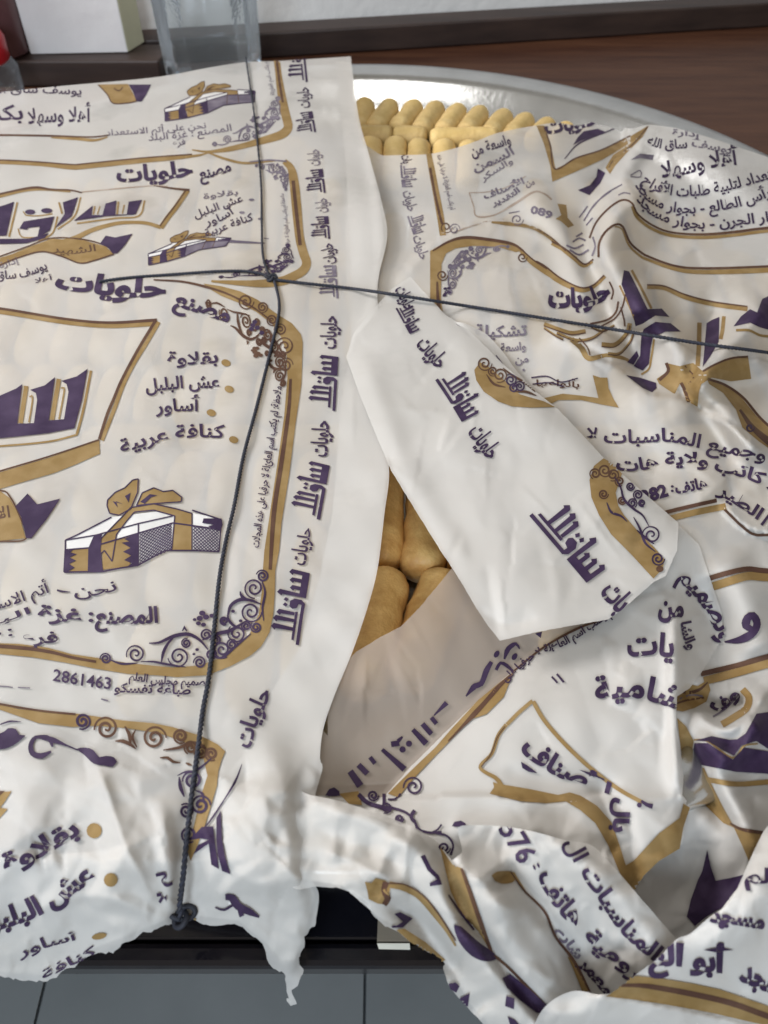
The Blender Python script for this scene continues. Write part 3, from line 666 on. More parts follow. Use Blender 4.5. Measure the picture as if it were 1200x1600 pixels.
def parent_keep(o, p): o.parent = p; o.matrix_parent_inverse = Matrix.Translation(p.location).inverted()
def finish_sheet(sh, root):
    n0 = set(bpy.data.objects); sh.finish(None)
    for o in set(bpy.data.objects) - n0: parent_keep(o, sh.obj)
    parent_keep(sh.obj, root)
L = Sheet('sheet', L_out, LH, None, 4, 0.45, 3, ragged=1380)

# --- right sheet: soft drapery over the right of the tray
RH = 0.0455 + slow(1.0, 300, 21) * MMf + slow(0.4, 110, 22) * MMf
RH += ridge([(1020, 300), (968, 330), (945, 380), (960, 430), (1000, 520)], 10, 34) * MMf - ridge([(930, 330), (912, 380), (938, 450), (985, 540), (1005, 590)], 6, 22) * MMf
RH += ridge([(820, 300), (880, 360), (912, 430), (930, 470)], 5, 26) * MMf + ridge([(990, 440), (1020, 490), (1060, 545), (1070, 590)], 6, 24) * MMf
RH += ridge([(1200, 470), (1150, 530), (1080, 585)], 7, 26) * MMf - ridge([(1110, 470), (1100, 540), (1072, 590)], 4, 18) * MMf
RH += ridge([(1075, 600), (1130, 640), (1190, 720)], 7, 24) * MMf - ridge([(1060, 600), (1110, 660), (1150, 720)], 3, 16) * MMf + ridge([(1200, 560), (1140, 580), (1080, 595)], 4, 20) * MMf
RH += step([(850, 517), (895, 535), (940, 560), (981, 581), (1016, 613), (1060, 619), (1092, 640), (1140, 662), (1200, 712)], 3.2, 70) * MMf
RH += step([(614, 448), (650, 404), (690, 370), (740, 350), (820, 352), (880, 385)], 2.4, 60) * MMf
RH += bump(800, 470, 90, 70, 3 * MMf) + bump(1110, 260, 110, 60, 6 * MMf) - ridge([(985, 215), (950, 262), (925, 300)], 3.2, 12, sharp=True) * MMf
RH += ridge([(1010, 215), (985, 250), (960, 290)], 4, 18) * MMf + ridge([(855, 510), (930, 535), (975, 560)], 3, 16) * MMf
RH += step([(1120, 786), (1160, 824), (1205, 838), (1260, 838)], 3.5, 50, side=-1) * MMf + ridge([(1030, 640), (1090, 740), (1125, 785)], 3.0, 40) * MMf
RH += ridge([(1128, 860), (1160, 940), (1190, 1030)], 3.5, 40) * MMf - ridge([(1100, 900), (1125, 1000), (1110, 1060)], 3, 26) * MMf
RH += ridge([(1080, 1110), (1140, 1140), (1200, 1080)], 6, 18, sharp=True) * MMf + ridge([(1085, 1150), (1145, 1182), (1190, 1120)], 5, 16) * MMf - ridge([(1060, 1080), (1120, 1110), (1175, 1100)], 5, 16) * MMf
RH -= ridge([(1070, 1150), (1090, 1220), (1150, 1300)], 5, 18) * MMf; RH += ridge([(1115, 1180), (1150, 1280), (1200, 1330)], 4, 24) * MMf
RH -= bump(1060, 1400, 70, 110, 8 * MMf); RH += bump(1150, 1290, 40, 60, 3 * MMf)
RH = 0.0455 + (RH - 0.0455) * 2.3
RH -= 0.045 * np.clip((GY - 1345) / 230, 0, 2) ** 1.3
RH -= 0.016 * np.clip(1 - (GY - (195 + 0.00021 * (GX - 640) ** 2)) / 46.0, 0, 1) ** 1.6 * (GX < 980)
RH = smooth(RH) + creases((640, 1300, 220, 1300), 50, 1.1 * MMf, 203) + creases((1000, 1250, 900, 1400), 26, 1.6 * MMf, 204, 30, 110) + (facets(0.7, 80, 104, soft=0) + facets(2.2, 46, 105, soft=0) * sst(GY, 880, 1050) + facets(1.0, 30, 106, soft=0) * sst(GX, 860, 960)) * MMf
R_out = [(545, 246), (600, 243), (640, 242), (675, 240), (716, 230), (748, 219), (780, 207), (838, 196), (870, 192), (905, 196), (935, 188), (965, 196), (985, 201), (1013, 195), (1035, 197), (1060, 201), (1112, 216), (1160, 232), (1200, 246), (1260, 272), (1340, 320),
         (1340, 1500), (1100, 1520), (960, 1480), (930, 1300), (930, 900), (800, 700), (700, 600), (560, 560)]
right = thing('wrapping_paper', tuple(at(900, 600, .05)), 'right printed wrapping paper draped in soft folds up to the bare metal rim', 'paper', 'printed wrapping papers over the tray')
def under(sh, out, parent, drop_=0.0011, name='under_layer'):
    u = Sheet(name, out, sh.H - drop_, None, 8, 0.3, 77, smooth_out=False, m=M['folded']); u.obj.name = name; parent_keep(u.obj, parent); return u
R = Sheet('sheet', R_out, RH, None, 4, 0.3, 4)
# torn sliver curling up beside the strip
SVH = RH + 0.0042 + ridge([(718, 505), (760, 545), (800, 590), (850, 642)], 3.4, 12, taper=False) * MMf
SV = Sheet('torn_sliver', [(708, 504), (722, 504), (742, 512), (762, 524), (786, 550), (806, 578), (830, 606), (852, 640), (840, 646), (806, 612), (776, 612), (752, 585), (740, 560), (728, 532), (716, 514)], SVH, None, 4, 0.3, 5)

# --- lower middle corner: a flat corner with a diagonal crease
diag = [(600, 1245), (640, 1200), (700, 1140), (750, 1092), (800, 1050), (850, 1010), (905, 980), (985, 950)]
dd, ds, dt = polydist(spl(diag))
CH = 0.0495 + slow(0.8, 260, 31) * MMf + slow(0.3, 90, 32) * MMf
CH += np.where(ds < 0, 1.0, 0) * ((np.minimum(dd, 190) - 190) * 0.060) * MMf * np.clip((1 - dt) * 3, 0, 1) - np.where(ds >= 0, 1.0, 0) * 9.5 * np.exp(-dd / 60) * MMf * np.clip((1 - dt) * 3, 0, 1)
CH += ridge([(1052, 960), (1053, 1130), (1062, 1240)], 5, 13) * MMf - sst(GX, 1052, 1120) * 0.016 * sst(GY, 820, 960)
CH += ridge([(1045, 890), (1080, 860), (1090, 850)], 2.0, 14, sharp=True) * MMf + ridge([(975, 950), (1030, 930), (1100, 960)], 1.6, 16, sharp=True) * MMf
CH += step([(488, 1243), (600, 1246), (760, 1243), (850, 1252), (905, 1250), (965, 1240)], 3.4, 40) * MMf + ridge([(700, 1293), (780, 1290), (850, 1300)], 2.5, 14) * MMf
CH += ridge([(930, 1215), (965, 1280), (985, 1385)], -5, 18) * MMf + ridge([(962, 1235), (1010, 1250), (1068, 1245)], 2.0, 12, sharp=True) * MMf
CH += bump(900, 1120, 110, 90, 2.4 * MMf) + ridge([(785, 1205), (880, 1225), (945, 1245)], -2.0, 16) * MMf
CH -= 0.040 * np.clip((GY - 1300) / 230, 0, 2) ** 1.3
CH = smooth(CH) + creases((560, 1100, 880, 1400), 28, .9 * MMf, 205) + (facets(0.6, 80, 107, soft=0) + facets(1.2, 40, 108, soft=0) * sst(GY, 1230, 1290) + facets(1.4, 36, 109, soft=0) * sst(GX, 960, 1030)) * MMf
C_out = [(470, 1100), (512, 1150), (512, 1100), (540, 1035), (557, 1018), (590, 998), (626, 979), (655, 950), (706, 888), (760, 840), (900, 800), (1000, 790), (1059, 819), (1092, 850), (1110, 905), (1128, 958), (1129, 996), (1100, 1045), (1078, 1075), (1058, 1088), (1056, 1130), (1062, 1160), (1068, 1215), (1066, 1242),
         (1076, 1256), (1066, 1318), (1030, 1345), (1006, 1368), (990, 1392), (980, 1440), (900, 1450), (760, 1400), (640, 1360), (520, 1330), (440, 1300), (455, 1180)]
corner = thing('wrapping_paper', tuple(at(850, 1150, .05)), 'flat corner of printed paper with a diagonal crease, just below the gap showing pastries', 'paper', 'printed wrapping papers over the tray')
CH = np.maximum(CH, np.where(GX > 940, RH + .0012, 0))
KR_out = diag[:-1] + [(950, 930), (935, 860), (950, 800), (1000, 790), (1059, 819), (1092, 850), (1110, 905), (1128, 958), (1129, 996), (1100, 1045), (1078, 1075), (1058, 1088), (1056, 1130), (1062, 1160), (1068, 1215), (1066, 1242),
          (1076, 1256), (1066, 1318), (1030, 1345), (1006, 1368), (990, 1392), (980, 1440), (900, 1450), (760, 1400), (640, 1360), (520, 1330), (440, 1300), (440, 1242), (520, 1244)]
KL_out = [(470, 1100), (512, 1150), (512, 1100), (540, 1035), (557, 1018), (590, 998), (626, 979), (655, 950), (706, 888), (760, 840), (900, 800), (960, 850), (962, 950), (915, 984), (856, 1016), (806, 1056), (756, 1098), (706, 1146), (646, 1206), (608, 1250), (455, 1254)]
K = Sheet('sheet', KR_out, CH, None, 4, 0.15, 6, smooth_out=False); K.out = dens(spl(C_out, 5, True), 4.5)
KL = Sheet('tan_corner', KL_out, CH - np.where(ds < 0, 0, 0.0006), None, 4, 0.2, 16, smooth_out=False, m=M['tan_tone']); parent_keep_later = KL  # left of the crease: a tan, darker and more see-through paper

# --- white strip folded over in the middle
FH = np.maximum(RH, CH) + 0.0052 + slow(0.6, 200, 41) * MMf + slow(0.25, 80, 42) * MMf
FH = 0.0605 + slow(0.8, 220, 41) * MMf + facets(0.9, 95, 43, soft=2) * MMf
FH += ridge([(700, 640), (760, 760), (820, 900)], 2.2, 50) * MMf + ridge([(560, 540), (600, 640), (640, 740), (740, 900)], 1.6, 20) * MMf + ridge([(744, 950), (790, 975), (840, 965)], -1.6, 10, sharp=True) * MMf
FH -= 3.5 * MMf * np.exp(-polydist([(600, 470), (690, 480), (745, 528), (873, 640), (1060, 817)])[0] / 16)
FH += ridge([(740, 600), (800, 645), (900, 690), (925, 760), (1000, 880)], 1.1, 26) * MMf - ridge([(781, 1000), (769, 940), (760, 880)], 1.3, 12, sharp=True) * MMf
FH = smooth(FH) + creases((560, 1040, 480, 980), 36, 1.1 * MMf, 206) + facets(0.7, 70, 110, soft=0) * MMf + facets(0.35, 30, 111, soft=0) * MMf
F_out = [(614, 450), (641, 432), (668, 462), (696, 492), (722, 508), (745, 528), (786, 569), (827, 604), (873, 640), (943, 715), (1000, 765), (1060, 817), (1058, 860), (1040, 900), (1022, 909), (998, 930), (975, 950), (950, 968), (890, 978), (837, 988), (781, 1001), (762, 977), (744, 950), (724, 915), (704, 884), (692, 866),
         (652, 802), (611, 735), (592, 690), (564, 622), (541, 558), (552, 522), (582, 484)]
FS = Sheet('folded_strip', F_out, FH, None, 4, 0.2, 7, smooth_out=False)

# --- crumpled bundle hanging over the near rim
BH = 0.0555 + slow(0.8, 200, 51) * MMf + facets(1.6, 50, 52, soft=1) * MMf
BH += ridge([(495, 1262), (590, 1295), (650, 1330), (690, 1400), (745, 1480), (850, 1620)], 7, 26, taper=False) * MMf
BH -= ridge([(690, 1325), (722, 1425), (757, 1470), (800, 1530), (880, 1620)], 6, 12, taper=False) * MMf
BH += ridge([(712, 1352), (770, 1400), (800, 1470), (860, 1560), (900, 1640)], 7, 30, taper=False) * MMf
BH -= ridge([(800, 1362), (850, 1425), (897, 1502), (925, 1560)], 5, 14, taper=False) * MMf
BH += ridge([(840, 1300), (905, 1345), (960, 1400), (1040, 1500)], 6, 30, taper=False) * MMf
BH -= bump(786, 1378, 16, 12, 5 * MMf) + ridge([(600, 1410), (660, 1450), (720, 1530)], 5, 16) * MMf
BH += ridge([(510, 1330), (560, 1350), (600, 1370)], 3, 12, sharp=True) * MMf + facets(2.2, 26, 53, soft=1) * MMf * (GX < 640) * 0.8
BH = 0.0555 + (BH - 0.0555) * 1.6
BH -= 0.046 * np.clip((GY - 1360) / 240, 0, 2.2) ** 1.2
BH = smooth(BH) + creases((480, 1000, 1260, 1600), 46, 1.6 * MMf, 207, 30, 120) + (facets(2.0, 44, 112, soft=0) + facets(1.0, 22, 113, soft=0)) * MMf
B_out = [(440, 1238), (488, 1243), (535, 1253), (587, 1270), (622, 1283), (653, 1296), (685, 1318), (704, 1342), (716, 1356), (722, 1330), (716, 1300), (722, 1290), (783, 1291), (832, 1299), (881, 1312), (923, 1320), (953, 1348), (1000, 1402), (1056, 1466), (1110, 1520), (1200, 1560), (1300, 1600), (1300, 1715), (830, 1715),
         (784, 1650), (757, 1603), (727, 1570), (706, 1546), (697, 1528), (692, 1501), (675, 1489), (640, 1470), (617, 1453), (600, 1445), (583, 1430), (576, 1412), (560, 1401), (535, 1389), (497, 1385), (450, 1376)]
bundle = thing('wrapping_paper', tuple(at(800, 1450, .05)), 'crumpled printed paper bundle hanging over the near rim, with a torn yellowed edge', 'paper', 'printed wrapping papers over the tray')
B = Sheet('sheet', B_out, BH, None, 4, 0.5, 8, ragged=1370)
# right hand roll
QH = 0.0625 + slow(0.8, 200, 61) * MMf + ridge([(1230, 1330), (1150, 1440), (1060, 1510), (960, 1545)], 8, 46, taper=False) * MMf + facets(1.6, 60, 62, soft=2) * MMf
QH += step([(890, 1549), (1000, 1564), (1120, 1588), (1200, 1610), (1300, 1640)], 3, 40) * MMf + ridge([(840, 1590), (960, 1590), (1100, 1610)], 4, 26) * MMf
QH -= 0.046 * np.clip((GY - 1400) / 240, 0, 2.2) ** 1.2
QH = smooth(QH) + creases((900, 1250, 1340, 1620), 24, 1.5 * MMf, 208, 40, 140) + (facets(1.6, 60, 114, soft=0) + facets(0.6, 26, 115, soft=0)) * MMf
Q_out = [(1058, 1467), (1078, 1459), (1110, 1432), (1140, 1410), (1160, 1370), (1185, 1315), (1205, 1286), (1270, 1240), (1330, 1300), (1330, 1715), (860, 1715), (830, 1640), (846, 1580), (893, 1549), (945, 1556), (960, 1548), (1000, 1518), (1030, 1495)]
QS = Sheet('rolled_fold', Q_out, QH, None, 4, 0.25, 9)

# second thickness of paper where the sheets are folded double
under(L, [(546, 96), (556, 180), (572, 240), (594, 322), (600, 370), (587, 430), (586, 470), (592, 560), (596, 660), (604, 738), (597, 800), (586, 888), (570, 950), (546, 1020), (518, 1088), (500, 1140), (497, 1190), (488, 1245), (481, 1300), (478, 1362), (492, 1398), (476, 1460),
          (460, 1500), (440, 1500), (412, 1470), (372, 1438), (300, 1430), (262, 1436), (150, 1480), (72, 1524), (0, 1518), (-190, 1480), (-190, 1330), (0, 1340), (150, 1330), (270, 1300), (330, 1240), (380, 1180), (425, 1080), (470, 1010), (500, 900), (520, 800), (532, 640), (545, 560), (552, 480), (548, 400), (540, 250), (525, 96)], left)
under(FS, [(618, 455), (640, 438), (696, 498), (745, 534), (786, 575), (870, 645), (940, 720), (1052, 818), (1050, 860), (1018, 903), (948, 962), (837, 982), (783, 995), (750, 948), (710, 884), (616, 735), (597, 690), (546, 558), (556, 524)], right)
under(K, [(612, 1238), (700, 1144), (750, 1096), (800, 1054), (850, 1014), (905, 984), (950, 930), (1000, 860), (1059, 825), (1088, 852), (1124, 960), (1096, 1045), (1050, 1090), (1062, 1242), (1070, 1258), (1060, 1316), (1004, 1364), (975, 1400), (760, 1330), (640, 1300), (520, 1290)], corner)
under(B, [(448, 1246), (488, 1250), (587, 1277), (653, 1303), (700, 1350), (760, 1300), (881, 1320), (950, 1352), (1052, 1470), (1200, 1570), (1290, 1700), (840, 1700), (760, 1596), (732, 1566), (698, 1500), (620, 1448), (590, 1432), (535, 1384), (452, 1370)], bundle)
under(QS, [(1064, 1470), (1114, 1438), (1166, 1370), (1200, 1300), (1270, 1250), (1320, 1300), (1320, 1700), (870, 1700), (840, 1636), (900, 1556), (960, 1552), (1034, 1500)], bundle)

# ================================================================== print on the left sheet
NAME = 'حلويات'; MK = 'مصنع حلويات'
s = L
# uppermost frame
s.stroke('ochre', [(432, 90), (437, 130), (443, 165), (449, 190), (450, 200), (440, 210), (412, 219), (362, 232), (325, 237), (300, 234)], [10, 10, 13, 14, 14, 12, 9, 8, 4, 2])
s.stroke('brown', [(432, 90), (437, 130), (442, 160)], 4)
orn(s, quad(ORN_BOX, [(322, 166), (438, 150), (446, 208), (330, 236)]), 'greyp', 0.62)
s.stroke('brown', [(-190, 216), (-60, 212), (0, 211), (75, 212), (140, 214), (170, 211)], [3, 3, 3, 3, 2]); s.stroke('ochre', [(80, 215), (120, 217), (148, 219), (168, 214)], [2, 4, 5, 2])
T(s, 'يوسف ساق الله', [(-20, 146), (60, 145), (127, 148)], 17)
T(s, 'أهلا وسهلا', [(44, 193), (90, 190), (142, 190)], 32, bold=.02); T(s, 'بكم', [(-20, 188), (36, 186)], 32, bold=.02)
s.poly('ochre', [(153, 132), (200, 131), (210, 150), (214, 158), (198, 161), (176, 161), (168, 148)]); s.poly('purple', [(201, 132), (236, 132), (229, 147), (221, 159), (213, 158), (208, 144)])
s.stroke('brown', [(153, 132), (168, 148), (176, 161), (198, 161), (214, 158)], 1.8); s.stroke('brown', [(178, 138), (186, 142), (192, 136)], 2)
gift(s, quad((98, 748, 350, 896), [(250, 133), (398, 120), (404, 170), (257, 190)]), 0.62, True)
T(s, 'نحن على أتم الاستعداد', [(165, 212), (240, 207), (322, 200)], 13, 'greyp'); T(s, 'المصنع : غزة البلد', [(232, 220), (300, 213), (362, 204)], 15, 'greyp'); T(s, 'فرع', [(270, 228), (290, 225)], 12, 'greyp')
T(s, 'لم يكتب اسم العائلة', [(429, 148), (423, 120), (417, 94)], 9, 'greyp')
# second frame
s.stroke('ochre', [(-190, 270), (-60, 255), (0, 253), (60, 256), (112, 261), (130, 260), (220, 251), (300, 244), (325, 239)], [7, 7, 7, 7, 7, 8, 8, 7, 2]); s.stroke('brown', [(-190, 266), (-60, 251), (0, 250), (60, 253), (112, 257), (130, 256), (220, 247), (300, 241)], 2.2)
s.stroke('ochre', [(325, 238), (345, 246), (375, 254), (400, 254), (430, 251)], [3, 4, 4, 3, 2]); s.stroke('greyp', [(390, 253), (420, 250), (448, 252)], 2.4)
s.stroke('ochre', [(444, 252), (454, 262), (459, 282), (463, 320), (468, 370), (474, 395), (479, 410), (474, 422), (458, 432), (436, 440), (400, 443), (340, 440), (330, 439)], [9, 14, 15, 15, 14, 14, 14, 14, 14, 12, 9, 6, 3])
s.stroke('brown', [(458, 282), (463, 330), (469, 383)], 5.5)
orn(s, quad(ORN_BOX, [(392, 300), (448, 298), (458, 254), (398, 252)]), 'greyp', .45)
orn(s, quad(ORN_BOX, [(352, 402), (452, 380), (474, 428), (336, 438)]), 'purple', .5)
T(s, 'مصنع', [(312, 280), (338, 274), (362, 266)], 24, bold=.03); T(s, NAME, [(182, 283), (235, 281), (302, 274)], 34, bold=.04)
s.stroke('brown', [(-60, 318), (0, 303), (52, 293), (80, 296), (110, 297), (128, 301)], [3, 3, 3, 4, 3, 2]); s.stroke('ochre', [(-60, 322), (0, 306), (52, 296), (110, 299)], [6, 6, 4, 3])
s.stroke('faint', [(128, 300), (180, 295), (240, 290), (262, 291)], 2); s.stroke('brown', [(240, 290), (268, 294), (296, 297)], [1, 3, 4])
s.stroke('ochre', [(293, 297), (276, 322), (262, 340), (251, 356)], 8); s.stroke('brown', [(290, 298), (273, 322), (259, 340), (250, 353)], 2)
s.stroke('ochre', [(251, 355), (225, 348), (190, 348), (165, 353), (140, 361), (110, 375), (60, 388), (0, 405)], [6, 5, 6, 7, 9, 8, 6, 4])
for P in ([(-20, 328), (8, 320), (22, 315), (10, 368), (-20, 370)], [(30, 357), (37, 346), (85, 338), (78, 360), (58, 372), (62, 354), (44, 356), (42, 359)], [(-20, 373), (45, 373), (76, 364), (70, 372), (42, 380), (-20, 382)],
          [(98, 316), (122, 308), (112, 338), (86, 356), (101, 334)], [(115, 345), (145, 321), (143, 336), (160, 336), (165, 318), (182, 313), (180, 335), (198, 335), (201, 315), (222, 312), (212, 335), (165, 338)]): s.poly('purple', P)
s.dot('purple', 47, 331, 8, 4); s.dot('purple', 73, 329, 9, 4)
for P, w_ in (([(27, 316), (14, 370)], 3), ([(90, 338), (82, 364), (60, 376)], 2.5), ([(28, 357), (34, 370), (56, 371)], 2), ([(126, 308), (116, 338), (90, 358)], 2.5), ([(92, 316), (97, 334)], 3), ([(148, 322), (146, 335)], 2.2), ([(156, 322), (152, 335)], 1.6),
              ([(185, 315), (183, 335)], 2.4), ([(194, 320), (191, 334)], 1.8), ([(226, 313), (217, 337), (180, 341), (120, 349)], 2.6), ([(36, 330), (40, 336), (60, 337), (82, 334)], 2)): s.stroke('ochre', P, w_)
s.poly('ochre', [(-30, 418), (0, 405), (40, 388), (80, 373), (130, 375), (165, 385), (178, 397), (150, 406), (125, 411), (95, 400), (65, 393), (30, 402), (0, 414), (-30, 428)])
s.stroke('brown', [(-30, 428), (0, 414), (30, 402), (65, 393), (95, 400), (125, 411), (150, 406), (178, 397)], 2.2); s.stroke('brown', [(-10, 404), (40, 386), (80, 372), (130, 374), (165, 384), (178, 396)], 2)
T(s, 'الشهير', [(82, 392), (110, 397), (150, 392)], 15, 'brown')
s.poly('purple', [(156, 381), (165, 368), (180, 371), (207, 365), (196, 382), (183, 396), (176, 396), (168, 386)])
T(s, 'إدارة', [(0, 419), (30, 410)], 13, 'greyp'); T(s, 'يوسف ساق', [(-6, 437), (36, 433), (74, 420)], 19); T(s, 'أهلا', [(55, 442), (82, 437)], 10)
gift(s, quad((98, 748, 350, 896), [(226, 364), (372, 356), (352, 392), (231, 415)]), 0.6, True)
s.stroke('greyp', [(340, 376), (380, 378), (414, 380)], [5, 4, 2]); s.stroke('greyp', [(412, 372), (420, 373)], 1.5)
T(s, 'بقلاوة', [(318, 311), (345, 307), (372, 304)], 12, 'greyp'); T(s, 'عش البلبل', [(305, 341), (340, 328), (380, 314)], 16); T(s, 'أساور', [(322, 353), (345, 345), (366, 333)], 17); T(s, 'كنافة عربية', [(322, 370), (360, 356), (396, 343)], 16)
for x, y in ((393, 312), (378, 332), (407, 342)): s.dot('greyp', x, y, 4.5, 2)
T(s, 'ملاحظة لم يكتب اسم العائلة لا حرفيا', [(452, 384), (449, 345), (443, 302)], 9, 'greyp')
# third frame (front pleat)
T(s, NAME, [(84, 448), (130, 455), (190, 462), (258, 463)], [34, 40, 44, 38], bold=.05, slant=.1); T(s, 'مصنع', [(270, 476), (310, 488), (357, 504)], 34, bold=.04)
s.poly('ochre', [(318, 443), (345, 447), (375, 455), (402, 468), (432, 490), (456, 505), (470, 522), (473, 535), (471, 600), (462, 660), (452, 740), (440, 815), (436, 860), (430, 892), (429, 930), (427, 960), (421, 988), (408, 1010), (392, 1024), (362, 1040), (325, 1055), (276, 1058), (240, 1055), (200, 1053), (150, 1045), (100, 1035), (50, 1027), (0, 1022), (-190, 1020),
                 (-190, 1002), (0, 1005), (30, 1006), (75, 1012), (112, 1022), (160, 1029), (200, 1036), (270, 1043), (310, 1040), (340, 1030), (368, 1012), (390, 990), (404, 960), (409, 925), (410, 900), (413, 860), (422, 800), (434, 720), (444, 650), (449, 590), (448, 552), (440, 528), (425, 506), (400, 487), (375, 474), (345, 462), (325, 450)])
s.stroke('brown', [(454, 592), (451, 640), (440, 720), (428, 800), (422, 890)], [4, 6, 7, 7, 5]); s.stroke('brown', [(240, 437), (285, 440), (325, 449), (360, 461), (395, 480), (425, 502)], [2, 3, 4, 3, 3, 2])
s.stroke('brown', [(-190, 1008), (-60, 1008), (20, 1011), (75, 1018), (112, 1027), (150, 1034)], [5, 5, 5, 6, 5, 4])
orn(s)
orn(s, quad(ORN_BOX, [(318, 598), (446, 604), (458, 520), (318, 452)]), 'brown', .85)
for x, y, r, a, hd in ((384, 471, 12, 0, 1), (410, 480, 8, 2, -1), (445, 541, 14, 3, 1), (446, 570, 11, 0, -1), (425, 500, 8, 1, 1), (438, 515, 9, 3, 1)): s.curl('brown', x, y, r, a, 1.9, hd, 2.6)
for x, y in ((395, 508), (402, 512), (398, 503), (393, 514), (409, 520)): s.dot('purple', x, y, 4, 3.4)
s.stroke('brown', [(-190, 476), (-60, 478), (0, 482), (100, 498), (170, 504), (245, 500)], [4, 4, 4, 4, 4, 5]); s.stroke('ochre', [(-190, 482), (-60, 484), (0, 487), (100, 503), (170, 509), (240, 506)], 7)
s.stroke('brown', [(243, 501), (222, 535), (205, 565), (188, 598), (178, 622), (167, 648), (155, 686)], 4.5); s.stroke('ochre', [(248, 503), (228, 537), (209, 568), (193, 600), (178, 640), (159, 688)], 6)
s.poly('ochre', [(-190, 790), (-90, 766), (0, 738), (80, 714), (155, 687), (156, 709), (120, 725), (85, 739), (40, 752), (0, 764), (-90, 792), (-190, 815)]); s.stroke('brown', [(-190, 788), (-90, 763), (0, 736), (80, 712), (155, 687)], 2.6)
s.poly('purple', [(-70, 640), (-40, 632), (-16, 622), (0, 618), (25, 607), (35, 600), (27, 662), (53, 661), (58, 625), (56, 614), (47, 609), (70, 602), (86, 589), (76, 657), (100, 655), (107, 612), (104, 600), (96, 595), (120, 588), (137, 576), (128, 625), (116, 669), (75, 677), (0, 685), (-70, 690)])
for P, w_ in (([(41, 603), (32, 661)], 7), ([(92, 592), (81, 656)], 7), ([(142, 579), (130, 640), (120, 678)], 4), ([(121, 679), (75, 690), (0, 697), (-70, 702)], 3), ([(46, 620), (50, 618), (50, 630), (45, 660)], 2.4), ([(95, 606), (100, 606), (99, 618), (92, 655)], 2.4), ([(5, 630), (8, 640), (2, 662)], 2)): s.stroke('ochre', P, w_)
s.poly('ochre', [(-60, 770), (0, 767), (15, 778), (30, 805), (40, 841), (0, 845), (-60, 846)]); s.stroke('brown', [(-60, 768), (0, 766), (16, 777), (30, 805), (41, 841), (0, 846), (-60, 847)], 2.4)
T(s, 'الأصلي', [(-60, 812), (-20, 812), (16, 808)], 26, 'brown'); s.poly('purple', [(24, 791), (43, 771), (58, 788), (94, 779), (72, 812), (49, 841), (41, 841), (33, 808)])
gift(s)
T(s, 'بقلاوة', [(261, 567), (300, 569), (341, 566)], 27, bold=.025); T(s, 'عش البلبل', [(228, 612), (290, 606), (343, 606)], 27, bold=.025); T(s, 'أساور', [(243, 645), (280, 642), (313, 642)], 27, bold=.025); T(s, 'كنافة عربية', [(190, 708), (245, 691), (300, 683), (351, 684)], 28, bold=.025)
for x, y in ((353, 567), (358, 608), (330, 645), (365, 687)): s.dot('ochre', x, y, 7.5, 5.5, .3)
T(s, 'ملاحظة: لم يكتب اسم العائلة لا حرفيا على هذه المجلات', [(404, 856), (416, 770), (428, 690), (440, 604)], 17, bold=.02)
T(s, 'نحن', [(116, 931), (150, 930), (183, 922)], 24); s.stroke('purple', [(89, 922), (97, 924), (110, 925)], [3, 3, 1]); T(s, 'أتم الاستعداد', [(-60, 965), (10, 948), (78, 925)], 24)
T(s, 'المصنع', [(148, 973), (200, 974), (247, 972)], 34, bold=.035); T(s, 'غزة', [(58, 964), (95, 970), (128, 971)], 30, bold=.035); T(s, ':', [(138, 971), (146, 971)], 30, bold=.03); T(s, 'البلد', [(-50, 986), (0, 974), (48, 958)], 15)
T(s, 'فرع', [(32, 1002), (60, 1004), (90, 1004)], 24, bold=.03); T(s, ':', [(13, 994), (20, 993)], 24); s.dot('purple', 0, 990, 2)
T(s, '2861463', [(82, 1063), (128, 1071), (173, 1077)], 26, bold=.02, slant=-.05); T(s, 'طباعة تفسكو', [(178, 1081), (240, 1083), (298, 1085)], 20, bold=.03); T(s, 'تصميم مجلس العلم', [(201, 1062), (260, 1069), (326, 1071)], 17, bold=.03)
s.stroke('greyp', [(-60, 1071), (0, 1072), (20, 1074)], 1.8); s.stroke('greyp', [(28, 1074), (47, 1075)], 1.8); s.stroke('greyp', [(158, 1092), (169, 1095)], 2.4)
# fourth frame, crumpled near edge
s.poly('ochre', [(-190, 1080), (-60, 1090), (0, 1101), (30, 1108), (120, 1115), (195, 1126), (240, 1130), (270, 1136), (315, 1150), (340, 1163), (352, 1174), (346, 1188), (341, 1205), (339, 1228), (330, 1258), (321, 1287), (309, 1320), (298, 1345), (292, 1330), (303, 1290), (313, 1246), (324, 1212), (318, 1186), (290, 1160), (250, 1146), (200, 1138), (150, 1134), (114, 1136), (60, 1130), (20, 1116), (0, 1109), (-60, 1100), (-190, 1092)])
s.stroke('brown', [(-190, 1079), (-60, 1089), (0, 1100), (60, 1110), (118, 1116)], 3.4)
for x, y, r, a, hd in ((129, 1127, 12, 2, -1), (166, 1138, 18, 3, 1), (241, 1153, 18, 0, -1), (282, 1150, 11, 1, 1), (300, 1219, 14, 3, 1), (313, 1258, 15, 0, -1), (291, 1267, 11, 4, 1), (295, 1304, 12, 1, 1), (298, 1168, 10, 2, 1), (314, 1174, 11, 4, -1), (330, 1178, 10, 1, 1)): s.curl('purple' if y > 1200 or x < 150 else 'brown', x, y, r, a, 1.9, hd, 4.2)
